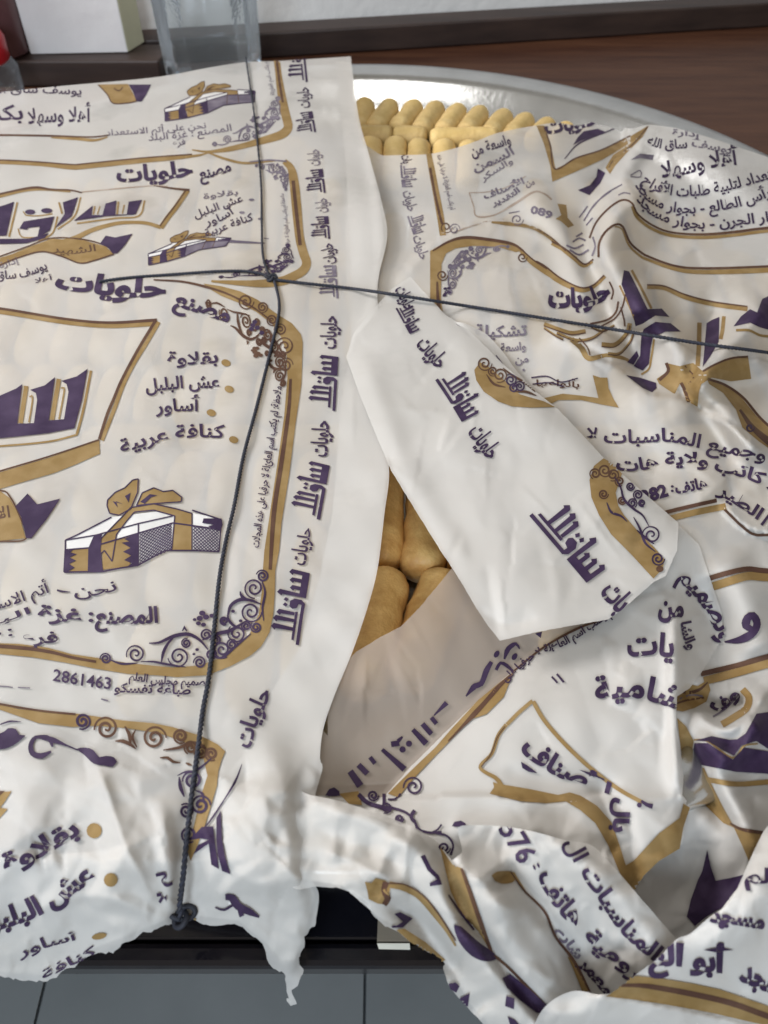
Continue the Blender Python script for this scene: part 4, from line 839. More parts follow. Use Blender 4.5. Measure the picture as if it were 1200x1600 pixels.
for P, w_ in (([(180, 1158), (192, 1158), (205, 1164), (212, 1170)], 6), ([(195, 1135), (202, 1148), (204, 1164)], 6), ([(212, 1140), (207, 1152), (214, 1168)], 4), ([(255, 1172), (280, 1168), (300, 1160), (320, 1165)], 5), ([(250, 1184), (262, 1184), (270, 1190), (282, 1192)], 5), ([(290, 1192), (300, 1196)], 5),
              ([(277, 1212), (290, 1206), (304, 1205), (315, 1198), (330, 1185)], 4), ([(280, 1214), (282, 1230), (288, 1245)], 6), ([(305, 1235), (316, 1240), (318, 1255)], 4)): s.stroke('brown' if P[0][1] < 1195 else 'purple', P, w_, taper=True)
s.poly('purple', [(-30, 1136), (0, 1146), (12, 1138), (25, 1139), (30, 1148), (40, 1149), (20, 1165), (0, 1171), (-30, 1168)], True); s.stroke('purple', [(0, 1132), (16, 1127), (33, 1128)], [2, 3, 1])
s.stroke('purple', [(82, 1167), (76, 1154), (56, 1152), (48, 1164), (51, 1177), (64, 1181), (80, 1174)], [3, 9, 5, 7, 9, 9, 3]); s.stroke('purple', [(66, 1152), (82, 1156), (100, 1163), (122, 1172)], [7, 9, 3, 2]); s.poly('purple', [(120, 1170), (134, 1168), (146, 1172), (155, 1183), (166, 1181), (178, 1183), (183, 1190), (176, 1198), (162, 1196), (146, 1193), (132, 1180)], True)
s.poly('ochre', [(-30, 1236), (0, 1238), (18, 1236), (8, 1252), (0, 1262), (12, 1264), (0, 1278), (-30, 1290)]); s.poly('brown', [(-30, 1234), (8, 1236), (-4, 1246), (-30, 1250)])
T(s, 'بقلاوة', [(8, 1362), (60, 1340), (126, 1302)], 40, bold=.04); T(s, 'عش البلبل', [(-30, 1460), (60, 1430), (150, 1372)], 42, bold=.045); T(s, 'أساور', [(30, 1497), (75, 1480), (122, 1468)], [22, 24, 12], bold=.02); T(s, 'كنافة', [(68, 1531), (105, 1512), (152, 1490)], [18, 20, 20], bold=.02)
s.dot('ochre', 147, 1298, 12, 12); s.dot('ochre', 173, 1375, 11, 11); s.dot('ochre', 155, 1463, 12, 5, -.2); T(s, 'لا', [(263, 1412), (263, 1394)], 24, bold=.05); T(s, 'لم', [(262, 1386), (258, 1362)], 20, bold=.05)
# margin lettering, repeated
for p in ([(481, 128), (474, 60)], [(494, 206), (488, 172)], [(509, 301), (504, 262)], [(516, 373), (513, 336)], [(529, 466), (525, 412)]): logo(s, p, 32, 'purple' if p[0][1] != 466 else 'greyp')
for p in ([(484, 168), (482, 136)], [(500, 258), (498, 233)], [(513, 331), (510, 309)], [(526, 410), (518, 379)]): T(s, NAME, p, 26, 'purple' if p[0][1] in (168, 410) else 'greyp', .02)
logo(s, [(524, 642), (529, 554)], 46); logo(s, [(500, 812), (516, 724)], 52); logo(s, [(467, 1008), (474, 960), (485, 891)], 50)
T(s, NAME, [(524, 545), (526, 494)], 34, bold=.025); T(s, NAME, [(510, 714), (514, 658)], 36, bold=.025); T(s, NAME, [(476, 884), (486, 826)], [34, 34, 20], bold=.02); T(s, NAME, [(390, 1170), (402, 1130), (424, 1082)], 36, bold=.03)
for P in ([(302, 1335), (309, 1321), (326, 1312), (312, 1310), (296, 1313), (315, 1292), (333, 1291), (337, 1325), (342, 1358), (330, 1351), (326, 1318)], [(338, 1278), (345, 1266), (346, 1290), (347, 1312), (352, 1340), (360, 1366), (347, 1361), (340, 1335), (338, 1312)]): s.poly('purple', P)
s.stroke('purple', [(378, 1194), (368, 1220), (350, 1250), (330, 1280), (318, 1295)], [1, 4, 2, 3, 2])
s.stroke('purple', [(352, 1402), (362, 1403), (372, 1416), (388, 1424), (405, 1433)], [9, 13, 12, 11, 3]); s.stroke('purple', [(336, 1418), (350, 1422), (368, 1414), (378, 1432)], [2, 4, 3, 8]); s.dot('white', 359, 1411, 2.5)
s.stroke('ochre', [(286, 1428), (298, 1430), (306, 1438)], [3, 5, 2])
finish_sheet(L, left)

# ================================================================== print on the right sheet
s = R
logo(s, [(625, 258), (628, 294)], 27, 'greyp'); logo(s, [(636, 338), (646, 368)], 27, 'greyp'); T(s, NAME, [(629, 300), (638, 331)], 22, 'greyp', .02); T(s, NAME, [(645, 370), (657, 406)], 21, 'greyp', .02); T(s, 'يات', [(627, 243), (630, 256)], 20, 'purple', .02)
s.stroke('ochre', [(669, 236), (674, 262), (681, 300), (688, 338), (692, 368)], [8, 10, 10, 11, 10]); s.stroke('brown', [(672, 262), (679, 300), (687, 336), (691, 350)], 4)
s.curl('brown', 697, 355, 9, 0, 1.5, 1, 2); s.curl('greyp', 710, 358, 8, 0, 1.5, -1, 2)
T(s, 'لم يكتب اسم العائلة لا حرفيا على هذه', [(683, 243), (694, 285), (704, 328)], 11, 'greyp')
T(s, 'واسعة من', [(738, 245), (768, 234), (799, 224)], 22, bold=.025); T(s, 'السمن', [(741, 268), (775, 255), (804, 240)], 19, 'greyp', .03); T(s, 'والسكر', [(754, 284), (778, 268), (802, 254)], 13, 'greyp', .02)
s.stroke('faint', [(733, 301), (740, 322), (745, 338), (772, 336), (803, 319), (834, 300), (851, 303), (862, 312)], [2, 2, 3, 2, 4, 4, 3, 3]); s.stroke('faint', [(733, 301), (760, 300), (790, 293), (822, 275)], 1.6)
T(s, 'الأصناف', [(757, 311), (790, 299), (820, 286)], 14, 'greyp', .04); T(s, 'التقدير', [(770, 322), (792, 313), (813, 299)], 12, 'greyp', .04); T(s, 'من', [(822, 291), (836, 288)], 14, 'greyp', .03)
s.stroke('faint', [(706, 364), (740, 352), (765, 345), (788, 343)], 2); s.stroke('ochre', [(768, 347), (800, 350), (830, 355), (856, 369), (880, 390), (900, 405)], [3, 6, 5, 5, 6, 8]); s.stroke('brown', [(840, 358), (862, 372), (884, 392)], 2)
T(s, '089', [(828, 333), (843, 336), (860, 343)], 17, 'greyp', .04); s.curl('greyp', 808, 343, 9, 0, 1.5, 1, 1.8); s.stroke('greyp', [(795, 333), (812, 330)], 1.6)
s.poly('ochre', [(871, 318), (885, 320), (887, 340), (897, 352), (888, 356), (877, 346), (868, 342), (877, 336)])
# logo frame piece at the far edge
s.poly('ochre', [(838, 196), (850, 196), (860, 225), (868, 264), (900, 248), (940, 235), (985, 213), (1013, 196), (998, 214), (968, 234), (940, 250), (900, 268), (863, 284), (860, 260), (850, 225)]); s.stroke('brown', [(850, 198), (860, 228), (867, 264), (900, 247), (940, 234), (985, 212)], 2.4)
s.poly('ochre', [(1014, 197), (1004, 214), (980, 238), (962, 258), (953, 272), (946, 262), (958, 242), (985, 224), (1002, 205)]); s.stroke('brown', [(1012, 198), (988, 226), (962, 246), (950, 264)], 2)
T(s, NAME, [(852, 209), (890, 203), (936, 193)], 30, bold=.05)
s.poly('purple', [(895, 227), (903, 214), (912, 205), (934, 201), (946, 206), (926, 213), (908, 220)]); s.stroke('purple', [(882, 248), (905, 224), (950, 205), (968, 197)], [1, 2.5, 2.5, 1])
s.poly('purple', [(903, 297), (922, 289), (932, 276), (934, 263), (946, 270), (938, 286), (921, 305)])
T(s, 'إدارة', [(1050, 211), (1072, 212), (1096, 216)], 14, 'greyp', .03); T(s, 'ساق الله', [(1010, 224), (1035, 232), (1074, 231)], 20, bold=.03); T(s, 'يوسف', [(1080, 228), (1108, 233), (1142, 241)], 18, 'greyp', .03)
T(s, 'أهلا وسهلا', [(1034, 277), (1070, 272), (1110, 262), (1156, 256)], 34, bold=.03); s.poly('greyp', [(985, 250), (1000, 240), (1022, 242), (1020, 250), (1000, 247)]); s.stroke('greyp', [(985, 274), (1000, 266), (1001, 276), (985, 276)], 1.8)
T(s, 'الاستعداد لتلبية طلبات الأفراح', [(1002, 284), (1024, 298), (1060, 306), (1110, 303), (1165, 290), (1240, 268)], 23, bold=.025)
T(s, 'رأس الطالع - بجوار مسجد', [(992, 290), (1010, 312), (1040, 328), (1078, 333), (1120, 329), (1165, 320), (1205, 306)], 22, bold=.025); T(s, 'دوار الجرن - بجوار مسجد', [(994, 312), (1015, 334), (1050, 350), (1095, 357), (1140, 353), (1225, 343)], 22, bold=.025)
for P in ([(912, 345), (930, 318), (955, 298)], [(924, 326), (945, 304), (972, 288)], [(905, 340), (918, 322)], [(916, 352), (926, 340)], [(966, 305), (975, 301), (985, 303)]): s.stroke('greyp', P, 2.2)
s.stroke('brown', [(921, 372), (930, 350), (944, 332), (962, 317), (976, 312), (988, 318), (997, 335), (1020, 352), (1050, 363), (1100, 366), (1150, 362), (1200, 356), (1340, 345)], [3, 3, 3, 3, 3, 4, 4, 4, 4, 4, 4]); s.stroke('ochre', [(988, 322), (996, 340), (1018, 357), (1050, 368), (1100, 371), (1150, 367), (1200, 361), (1340, 350)], 5)
s.stroke('brown', [(935, 402), (936, 380), (946, 362), (961, 351), (973, 354), (984, 378), (1000, 393), (1014, 401), (1054, 415), (1098, 419), (1200, 416), (1340, 408)], 3.4); s.stroke('ochre', [(961, 354), (972, 358), (982, 382), (998, 398), (1013, 406), (1054, 420), (1098, 425), (1200, 422), (1340, 414)], [2, 4, 6, 7, 8, 8, 8, 8])
s.stroke('ochre', [(1011, 448), (1038, 450), (1070, 464), (1112, 475), (1168, 483)], 7); s.stroke('brown', [(1011, 445), (1038, 447), (1070, 460), (1112, 471), (1168, 479)], 2.4)
s.stroke('ochre', [(838, 412), (850, 421), (872, 438), (905, 453), (925, 450), (946, 432)], [6, 8, 8, 7, 5, 4]); s.stroke('brown', [(838, 408), (852, 416), (875, 434), (906, 449), (926, 446), (944, 430)], 2.6)
s.stroke('ochre', [(862, 380), (880, 390), (897, 404), (912, 416), (926, 409)], [6, 6, 6, 5, 3]); s.stroke('brown', [(862, 377), (882, 388), (899, 402), (914, 413), (927, 405)], 2.6)
for P in ([(885, 383), (898, 388), (912, 382)], [(890, 390), (905, 398), (920, 390)], [(895, 378), (905, 372), (915, 376)], [(925, 400), (930, 385), (926, 370)], [(900, 370), (910, 364)]): s.stroke('greyp', P, 3)
for P, w_ in (([(966, 471), (962, 488), (948, 500), (922, 506)], 3), ([(977, 460), (972, 480), (960, 498), (935, 512)], 2.4), ([(952, 440), (958, 455), (955, 468)], 2.4), ([(970, 480), (975, 500), (976, 510)], 2.4)): s.stroke('brown', P, w_)
T(s, NAME, [(856, 478), (900, 479), (930, 474), (956, 462)], [44, 40, 36, 40], bold=.06)
for P, w_ in (([(850, 506), (872, 514), (893, 520), (915, 517)], 6), ([(870, 520), (900, 531), (925, 528), (948, 512)], 4), ([(940, 538), (962, 538), (980, 520), (984, 505)], 7), ([(950, 552), (968, 552), (984, 535), (990, 520)], 4), ([(915, 505), (940, 517), (960, 508)], 3), ([(850, 512), (868, 524), (880, 530)], 3)): s.stroke('ochre', P, w_); s.stroke('brown', [(a, b + w_ * .5) for a, b in P], 1.8)
s.stroke('ochre', [(893, 530), (908, 543), (920, 560), (948, 555), (975, 560), (990, 568)], [8, 9, 8, 6, 6, 3]); s.stroke('brown', [(905, 528), (918, 543), (922, 555)], 2)
s.poly('purple', [(971, 444), (975, 422), (983, 424), (997, 452), (1012, 483), (1034, 482), (1046, 495), (1024, 493), (1004, 506), (993, 510), (990, 496), (980, 468)]); s.stroke('ochre', [(987, 422), (1002, 450), (1018, 482)], 4); s.stroke('ochre', [(968, 446), (984, 480), (992, 500)], 3)
s.poly('purple', [(1002, 524), (1006, 514), (1024, 503), (1048, 505), (1064, 518), (1040, 518), (1020, 527), (1016, 545), (1014, 568), (1004, 579), (990, 572), (1000, 556)]); s.stroke('ochre', [(1022, 530), (1018, 556), (1014, 576), (1002, 585)], 3); s.poly('purple', [(980, 566), (995, 548), (998, 556), (990, 570)])
s.poly('purple', [(1104, 505), (1112, 500), (1124, 495), (1123, 534), (1110, 556), (1098, 573), (1101, 540)]); s.stroke('ochre', [(1093, 504), (1092, 540), (1090, 572)], 7); s.stroke('ochre', [(1131, 494), (1129, 515), (1126, 530)], 6)
s.poly('purple', [(1146, 510), (1158, 494), (1172, 483), (1183, 488), (1191, 467), (1202, 462), (1290, 440), (1290, 530), (1200, 515), (1186, 511), (1172, 504)]); s.stroke('ochre', [(1150, 516), (1170, 516), (1188, 524), (1210, 526)], 4)
s.poly('ochre', [(1040, 567), (1062, 572), (1083, 567), (1098, 580), (1118, 570), (1142, 560), (1169, 558), (1174, 592), (1142, 596), (1112, 590), (1096, 600), (1092, 613), (1090, 636), (1072, 626), (1063, 598), (1054, 616), (1030, 600), (1026, 592), (1043, 580)])
s.stroke('brown', [(1098, 580), (1118, 569), (1142, 560), (1169, 557)], 3); s.stroke('brown', [(1041, 567), (1044, 580), (1030, 594)], 5); s.stroke('brown', [(1064, 598), (1070, 610), (1076, 628)], 5); s.stroke('brown', [(1070, 572), (1084, 588), (1076, 600)], 2.4)
s.poly('ochre', [(1104, 590), (1128, 600), (1156, 618), (1182, 650), (1230, 690), (1230, 720), (1186, 690), (1160, 668), (1150, 640), (1130, 614), (1108, 600)]); s.stroke('brown', [(1106, 592), (1134, 602), (1162, 622), (1190, 655), (1230, 690)], 4); s.stroke('brown', [(1156, 640), (1180, 672), (1230, 712)], [4, 10, 14]); s.curl('purple', 1172, 668, 6, 0, 1.2, 1, 3)  # the wide brown stroke paints in the shadow on the ribbon's lower band
s.poly('purple', [(978, 586), (1000, 590), (1025, 598), (1026, 606), (1019, 613), (1004, 606)])
s.poly('ochre', [(926, 586), (938, 590), (949, 590), (951, 607), (958, 622), (967, 637), (940, 632), (908, 625), (873, 625), (850, 636), (838, 632), (850, 622), (879, 615), (908, 618), (935, 622)])
T(s, 'بأنواعها', [(838, 603), (870, 603), (905, 606)], 14, 'brown', .02); s.stroke('purple', [(830, 590), (855, 588), (876, 597), (903, 591)], 2); s.stroke('purple', [(832, 600), (860, 598), (880, 604)], 2)
# front fold of the right sheet
s.poly('ochre', [(672, 466), (672, 392), (686, 384), (700, 380), (724, 370), (762, 374), (800, 381), (816, 391), (806, 394), (780, 386), (740, 384), (712, 388), (697, 396), (690, 412), (689, 466), (693, 500), (684, 488)]); s.stroke('brown', [(676, 392), (700, 378), (726, 371), (762, 374), (800, 381), (818, 392)], [2, 4, 5, 5, 5, 3])
s.stroke('ochre', [(812, 390), (830, 408), (852, 424), (874, 438)], [5, 9, 9, 8]); s.stroke('brown', [(812, 387), (832, 405), (855, 420)], 2.4)
orn(s, quad(ORN_BOX, [(800, 416), (700, 462), (692, 384), (800, 380)]), 'greyp', .7); s.curl('brown', 816, 402, 7, 0, 1.4, 1, 2); s.curl('brown', 691, 430, 8, 0, 1.6, 1, 2.4); s.stroke('brown', [(683, 440), (684, 462), (687, 492)], [3, 5, 6])
T(s, 'ة', [(692, 466), (708, 464)], 24, bold=.03); T(s, 'تشكيلة', [(741, 524), (780, 526), (824, 523)], 24, 'greyp', .03); T(s, 'واسعة', [(782, 549), (800, 548), (822, 546)], 17, 'greyp', .03); T(s, 'من', [(805, 568), (826, 565)], 16, 'greyp', .03); s.dot('greyp', 818, 578, 2)
T(s, 'الأفراح وجميع المناسبات لا', [(912, 684), (935, 690), (985, 692), (1045, 690), (1095, 700), (1150, 711), (1190, 720), (1290, 762)], 29, bold=.025)
T(s, 'عند كاتب ولاية هات', [(962, 733), (995, 735), (1040, 727), (1085, 726), (1120, 735), (1178, 752), (1240, 790)], 27, bold=.035)
T(s, 'هاتف', [(1056, 771), (1080, 767), (1106, 762)], 24, bold=.04); T(s, ':', [(1048, 768), (1053, 768)], 20, bold=.04); T(s, '0282', [(990, 790), (1018, 782), (1045, 774)], 27, bold=.05); T(s, 'الطير', [(1119, 770), (1150, 788), (1184, 812)], 27, bold=.03); T(s, 'د ا', [(1188, 818), (1210, 836)], 26, bold=.03)
s.stroke('brown', [(1030, 803), (1075, 792), (1120, 782)], 6); s.stroke('ochre', [(1036, 813), (1080, 802), (1134, 791)], [9, 10, 10]); s.stroke('brown', [(1132, 796), (1160, 823), (1178, 835), (1202, 836), (1300, 832)], 4)
s.stroke('brown', [(1105, 905), (1134, 896), (1168, 889), (1200, 892), (1300, 896)], 8); s.stroke('ochre', [(1112, 917), (1140, 908), (1170, 900), (1200, 902), (1300, 906)], 13)
s.stroke('purple', [(1132, 1003), (1155, 1000), (1175, 990), (1183, 975), (1177, 962), (1168, 966), (1166, 978), (1178, 984)], [2, 9, 13, 12, 12, 12, 14, 6])
s.stroke('brown', [(1095, 1053), (1150, 1040), (1200, 1026), (1300, 1000)], 8); s.stroke('ochre', [(1100, 1064), (1150, 1051), (1200, 1037), (1300, 1012)], 13)
s.stroke('brown', [(1050, 1074), (1072, 1082), (1092, 1078), (1106, 1066)], [3, 5, 5, 2]); s.stroke('brown', [(1054, 1100), (1074, 1094), (1100, 1090)], 3); s.poly('ochre', [(1050, 1066), (1072, 1068), (1090, 1072), (1106, 1062), (1110, 1078), (1104, 1096), (1086, 1106), (1066, 1112), (1050, 1108)]); s.stroke('greyp', [(1062, 1092), (1080, 1086), (1098, 1088)], 3)
T(s, 'وف', [(1108, 1106), (1130, 1108), (1156, 1086)], 26, bold=.05); s.stroke('greyp', [(1114, 1120), (1135, 1106), (1155, 1084)], 3)
s.stroke('ochre', [(1160, 1077), (1170, 1090), (1166, 1107), (1148, 1120), (1128, 1132)], 11)
s.poly('purple', [(1086, 1157), (1112, 1150), (1140, 1156), (1152, 1155), (1165, 1146), (1182, 1115), (1290, 1100), (1290, 1180), (1200, 1170), (1182, 1158), (1158, 1165), (1147, 1181), (1125, 1169), (1106, 1158)])
s.poly('purple', [(1085, 1161), (1106, 1161), (1145, 1187), (1163, 1168), (1200, 1174), (1290, 1184), (1290, 1215), (1187, 1208), (1150, 1206), (1110, 1198), (1080, 1192)]); s.stroke('ochre', [(1084, 1156), (1105, 1158), (1145, 1184), (1162, 1166), (1184, 1162)], 2.6)
s.stroke('ochre', [(1104, 1218), (1150, 1225), (1200, 1222), (1300, 1215)], 8)
s.poly('ochre', [(1058, 1122), (1072, 1135), (1084, 1158), (1078, 1196), (1066, 1188)]); s.poly('ochre', [(1068, 1198), (1080, 1194), (1100, 1200), (1112, 1226), (1130, 1262), (1148, 1294), (1130, 1286), (1092, 1248), (1066, 1218)])
s.poly('ochre', [(1146, 1292), (1190, 1300), (1215, 1290), (1190, 1330), (1172, 1350), (1160, 1322)]); s.stroke('brown', [(1140, 1286), (1160, 1296), (1200, 1302)], [3, 6, 5])
s.poly('purple', [(1105, 1328), (1110, 1352), (1118, 1376), (1140, 1372), (1165, 1366), (1154, 1392), (1139, 1413), (1121, 1422), (1104, 1432), (1086, 1447), (1073, 1432), (1080, 1404), (1090, 1376), (1097, 1362)])
finish_sheet(R, right); parent_keep(SV.obj, right)
s = SV; s.stroke('purple', [(712, 506), (728, 520), (738, 542), (744, 556)], [1, 3, 3, 1]); s.stroke('greyp', [(775, 555), (786, 572), (782, 590)], 2)
SV.finish(None)
for o in [o for o in bpy.data.objects if o.parent is None and o.name.startswith('printed_')]: parent_keep(o, SV.obj)

# ================================================================== print on the white strip
s = FS
T(s, NAME, [(617, 452), (624, 466), (634, 486)], 27, bold=.03); logo(s, [(618, 482), (628, 500), (641, 524)], 28); T(s, NAME, [(650, 538), (666, 557), (684, 577)], 36, bold=.03)
logo(s, [(680, 594), (700, 624), (723, 662)], 50, frm=0); T(s, NAME, [(731, 675), (748, 698), (763, 719)], 40, bold=.03)
logo(s, [(827, 806), (870, 856), (920, 915)], 62); T(s, 'بات', [(938, 924), (952, 942), (966, 958)], 48, bold=.04)
s.poly('ochre', [(741, 578), (744, 594), (756, 612), (778, 627), (800, 635), (830, 637), (868, 636), (850, 627), (812, 616), (790, 596), (765, 574), (750, 566)])
for x, y, r, a, hd in ((757, 568, 11, 0, 1), (781, 586, 11, 2, -1), (798, 594, 9, 4, 1), (803, 606, 7, 0, -1), (770, 580, 7, 1, 1), (812, 604, 8, 3, 1)): s.curl('purple' if x > 795 else 'brown', x, y, r, a, 1.8, hd, 2.6)
for P in ([(760, 585), (772, 600), (790, 605)], [(806, 612), (822, 612), (838, 618)], [(786, 575), (800, 586), (820, 598), (836, 612)]): s.stroke('brown', P, 4, taper=True)
s.poly('ochre', [(943, 716), (928, 728), (921, 750), (924, 777), (936, 805), (955, 835), (988, 868), (1008, 890), (1021, 904), (1036, 888), (1038, 874), (1022, 855), (1004, 838), (990, 822), (975, 805), (966, 790), (962, 770), (972, 740), (958, 724)])
for x, y, r, a, hd in ((943, 772, 7, 0, 1), (1018, 836, 14, 3, 1), (1028, 873, 10, 0, 1), (985, 760, 6, 0, 1), (997, 773, 7, 2, 1), (988, 786, 7, 1, -1), (945, 735, 10, 0, 1), (958, 742, 9, 2, -1), (968, 752, 7, 1, 1), (972, 782, 6, 0, 1), (930, 740, 8, 2, 1), (1003, 786, 5, 1, 1)): s.curl('purple' if x > 975 else 'brown', x, y, r, a, 1.8, hd, 2.8)
for P in ([(948, 785), (955, 800), (970, 806), (980, 815)], [(990, 808), (1000, 826), (1008, 848), (1024, 862)], [(960, 745), (970, 762), (975, 780), (990, 795), (1004, 805), (1014, 822)], [(995, 828), (1006, 838), (1022, 850)]): s.stroke('purple', P, 4, taper=True)
s.dot('brown', 1031, 889, 6, 5)
finish_sheet(FS, right)
FS.obj['label'] = 'white margin folded back over the sheet'

# ================================================================== print on the lower middle corner
s = K
T(s, 'من', [(1028, 961), (1045, 962), (1068, 964)], 42, bold=.045); T(s, 'وتصميم', [(1058, 904), (1082, 926), (1104, 956), (1128, 1004)], [34, 42, 46], bold=.035); T(s, 'والشا', [(1064, 972), (1068, 995), (1076, 1016)], 22, bold=.04)
T(s, 'يات', [(982, 1026), (1010, 1022), (1052, 1026)], 48, bold=.035); T(s, 'شامية', [(932, 1096), (975, 1088), (1015, 1094), (1062, 1108)], 50, bold=.035)
T(s, 'لم يكتب اسم العائلة لا حرفيا على', [(790, 1066), (835, 1028), (890, 1004), (962, 957)], 17, bold=.03); s.stroke('brown', [(803, 1048), (850, 1011), (905, 981), (950, 966)], [2, 3, 4, 3])
s.stroke('purple', [(862, 1057), (871, 1067)], 3); s.stroke('purple', [(870, 1053), (881, 1066)], 3.4)
s.poly('ochre', [(606, 1240), (640, 1206), (680, 1168), (707, 1137), (747, 1094), (792, 1057), (804, 1048), (796, 1066), (787, 1089), (760, 1116), (736, 1124), (680, 1181), (645, 1218), (622, 1246)]); s.stroke('brown', [(797, 1056), (780, 1072), (766, 1088), (750, 1106), (733, 1124), (700, 1158)], [4, 7, 7, 8, 4, 2])
for P, w_ in (([(547, 1205), (563, 1228)], [10, 12]), ([(560, 1195), (574, 1209)], 9), ([(578, 1183), (586, 1193)], 7), ([(597, 1171), (632, 1202)], [6, 10]), ([(611, 1163), (624, 1161)], 9), ([(622, 1158), (629, 1151)], [7, 3]), ([(645, 1140), (666, 1162)], [7, 10]), ([(660, 1131), (674, 1147)], 8), ([(674, 1121), (682, 1131)], 7), ([(678, 1118), (698, 1098)], [2, 8])): s.stroke('purple', P, w_)
s.dot('purple', 629, 1171, 5); s.dot('purple', 639, 1162, 5); s.poly('purple', [(508, 1243), (514, 1233), (522, 1230), (530, 1236), (531, 1243)], True)
s.stroke('purple', [(728, 1088), (742, 1072), (752, 1068), (760, 1048), (768, 1034)], [2, 9, 8, 9, 6]); s.stroke('purple', [(775, 1047), (782, 1036), (792, 1040), (802, 1050)], [5, 5, 6, 3]); s.stroke('purple', [(788, 1030), (794, 1014), (806, 1006), (812, 1014)], [3, 8, 7, 2]); s.dot('purple', 804, 1026, 6, 4, -1); s.dot('purple', 776, 1022, 6, 4, -1); s.poly('purple', [(836, 990), (847, 987), (845, 997)])
s.poly('ochre', [(530, 1240), (560, 1236), (566, 1258), (545, 1256)])
for x, y, r, a, hd in ((646, 1229, 15, 3, 1), (583, 1243, 8, 0, 1), (624, 1279, 6, 0, 1), (694, 1325, 9, 0, 1), (603, 1262, 8, 2, -1)): s.curl('purple', x, y, r, a, 1.7, hd, 3.4)
for P, w_ in (([(560, 1241), (574, 1254), (592, 1260), (612, 1265)], 7), ([(590, 1260), (612, 1262), (635, 1270), (648, 1284), (652, 1298)], 4), ([(600, 1240), (600, 1258)], 5), ([(648, 1266), (642, 1276), (648, 1284)], 6), ([(648, 1284), (655, 1296), (672, 1301), (690, 1300)], 4), ([(676, 1300), (684, 1296), (690, 1288)], 3), ([(682, 1302), (698, 1306), (708, 1320), (704, 1336)], 3.4), ([(606, 1249), (618, 1248), (626, 1240)], 3)): s.stroke('purple', P, w_)
s.poly('purple', [(706, 1291), (710, 1284), (720, 1282), (727, 1286), (729, 1291)], True)
s.stroke('ochre', [(832, 1095), (812, 1112), (792, 1132)], 6); s.stroke('ochre', [(791, 1132), (778, 1150), (768, 1178), (750, 1199), (775, 1216), (784, 1228)], [6, 6, 6, 5, 6, 7]); s.stroke('brown', [(789, 1135), (777, 1152), (767, 1178), (752, 1198)], 1.6)
s.stroke('ochre', [(833, 1096), (850, 1125), (880, 1160), (920, 1198), (965, 1232), (1004, 1254)], 6.5); s.stroke('purple', [(1002, 1251), (1010, 1257), (1020, 1260)], [4, 6, 8]); s.dot('purple', 999, 1258, 4)
s.poly('ochre', [(770, 1222), (781, 1225), (829, 1233), (872, 1242), (890, 1238), (907, 1243), (933, 1259), (955, 1284), (968, 1320), (978, 1352), (990, 1345), (1030, 1302), (1062, 1278), (1068, 1256), (1078, 1262), (1068, 1292), (1062, 1326), (1030, 1345), (1006, 1368), (990, 1396), (975, 1380), (950, 1320), (930, 1286), (907, 1266), (884, 1252), (853, 1255), (813, 1252), (765, 1240), (772, 1230)])
T(s, 'الأصناف', [(812, 1172), (845, 1196), (880, 1216), (952, 1240)], [44, 40, 34, 22], bold=.045); T(s, 'بال', [(962, 1246), (958, 1300)], 32, bold=.05); s.poly('purple', [(814, 1190), (824, 1196), (840, 1208), (826, 1206), (816, 1200)])
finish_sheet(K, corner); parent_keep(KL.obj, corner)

# ================================================================== print on the near bundle
s = B
T(s, '576', [(778, 1296), (795, 1322), (812, 1352)], 46, bold=.02); T(s, ':', [(832, 1352), (836, 1360)], 20, bold=.03); T(s, 'هاتف', [(840, 1368), (864, 1412), (896, 1450)], 40, bold=.035)
T(s, 'ال', [(882, 1316), (898, 1348)], 36, bold=.03); T(s, 'المناسبات', [(907, 1362), (940, 1412), (972, 1458), (1022, 1502)], 36, bold=.035); T(s, 'رومية', [(911, 1464), (935, 1490), (962, 1504), (990, 1534)], 32, bold=.035)
T(s, 'شارع', [(870, 1452), (886, 1480), (902, 1500)], 20, 'greyp', .04); T(s, 'معمر', [(902, 1504), (925, 1530), (948, 1558)], 26, bold=.04)
s.stroke('brown', [(798, 1362), (818, 1390), (851, 1425), (869, 1465), (897, 1502), (925, 1556)], [2, 3, 4, 4, 5, 3]); s.stroke('ochre', [(802, 1366), (822, 1395)], [6, 3]); s.stroke('ochre', [(888, 1495), (903, 1520), (915, 1550)], [2, 10, 9])
s.poly('ochre', [(768, 1368), (776, 1362), (790, 1361), (804, 1363), (808, 1370), (800, 1379), (784, 1381), (774, 1377)], True)
s.poly('ochre', [(686, 1319), (696, 1335), (707, 1351), (723, 1357), (736, 1394), (752, 1447), (767, 1487), (747, 1455), (720, 1426), (704, 1392), (696, 1360)]); s.stroke('brown', [(721, 1357), (736, 1399), (752, 1445), (768, 1488)], [4, 6, 7, 5])
s.poly('purple', [(709, 1445), (720, 1447), (747, 1471), (773, 1490), (775, 1499), (757, 1502), (736, 1493), (717, 1471)], True); s.stroke('purple', [(701, 1398), (720, 1426), (741, 1453)], [2, 4, 3])
s.poly('purple', [(657, 1338), (664, 1335), (674, 1356), (686, 1368), (691, 1382), (672, 1385), (671, 1380), (683, 1374), (668, 1360)])
s.poly('ochre', [(570, 1378), (580, 1380), (587, 1372), (602, 1376), (610, 1384), (606, 1414), (590, 1412), (576, 1405), (574, 1392)]); s.stroke('brown', [(603, 1378), (600, 1392), (606, 1404), (600, 1414)], [10, 8, 11, 8])
s.stroke('ochre', [(608, 1382), (630, 1387), (654, 1400), (676, 1425), (696, 1452), (712, 1478)], [10, 10, 9, 8, 5, 3]); s.stroke('brown', [(606, 1380), (632, 1382), (658, 1397), (682, 1424), (712, 1470)], 2)
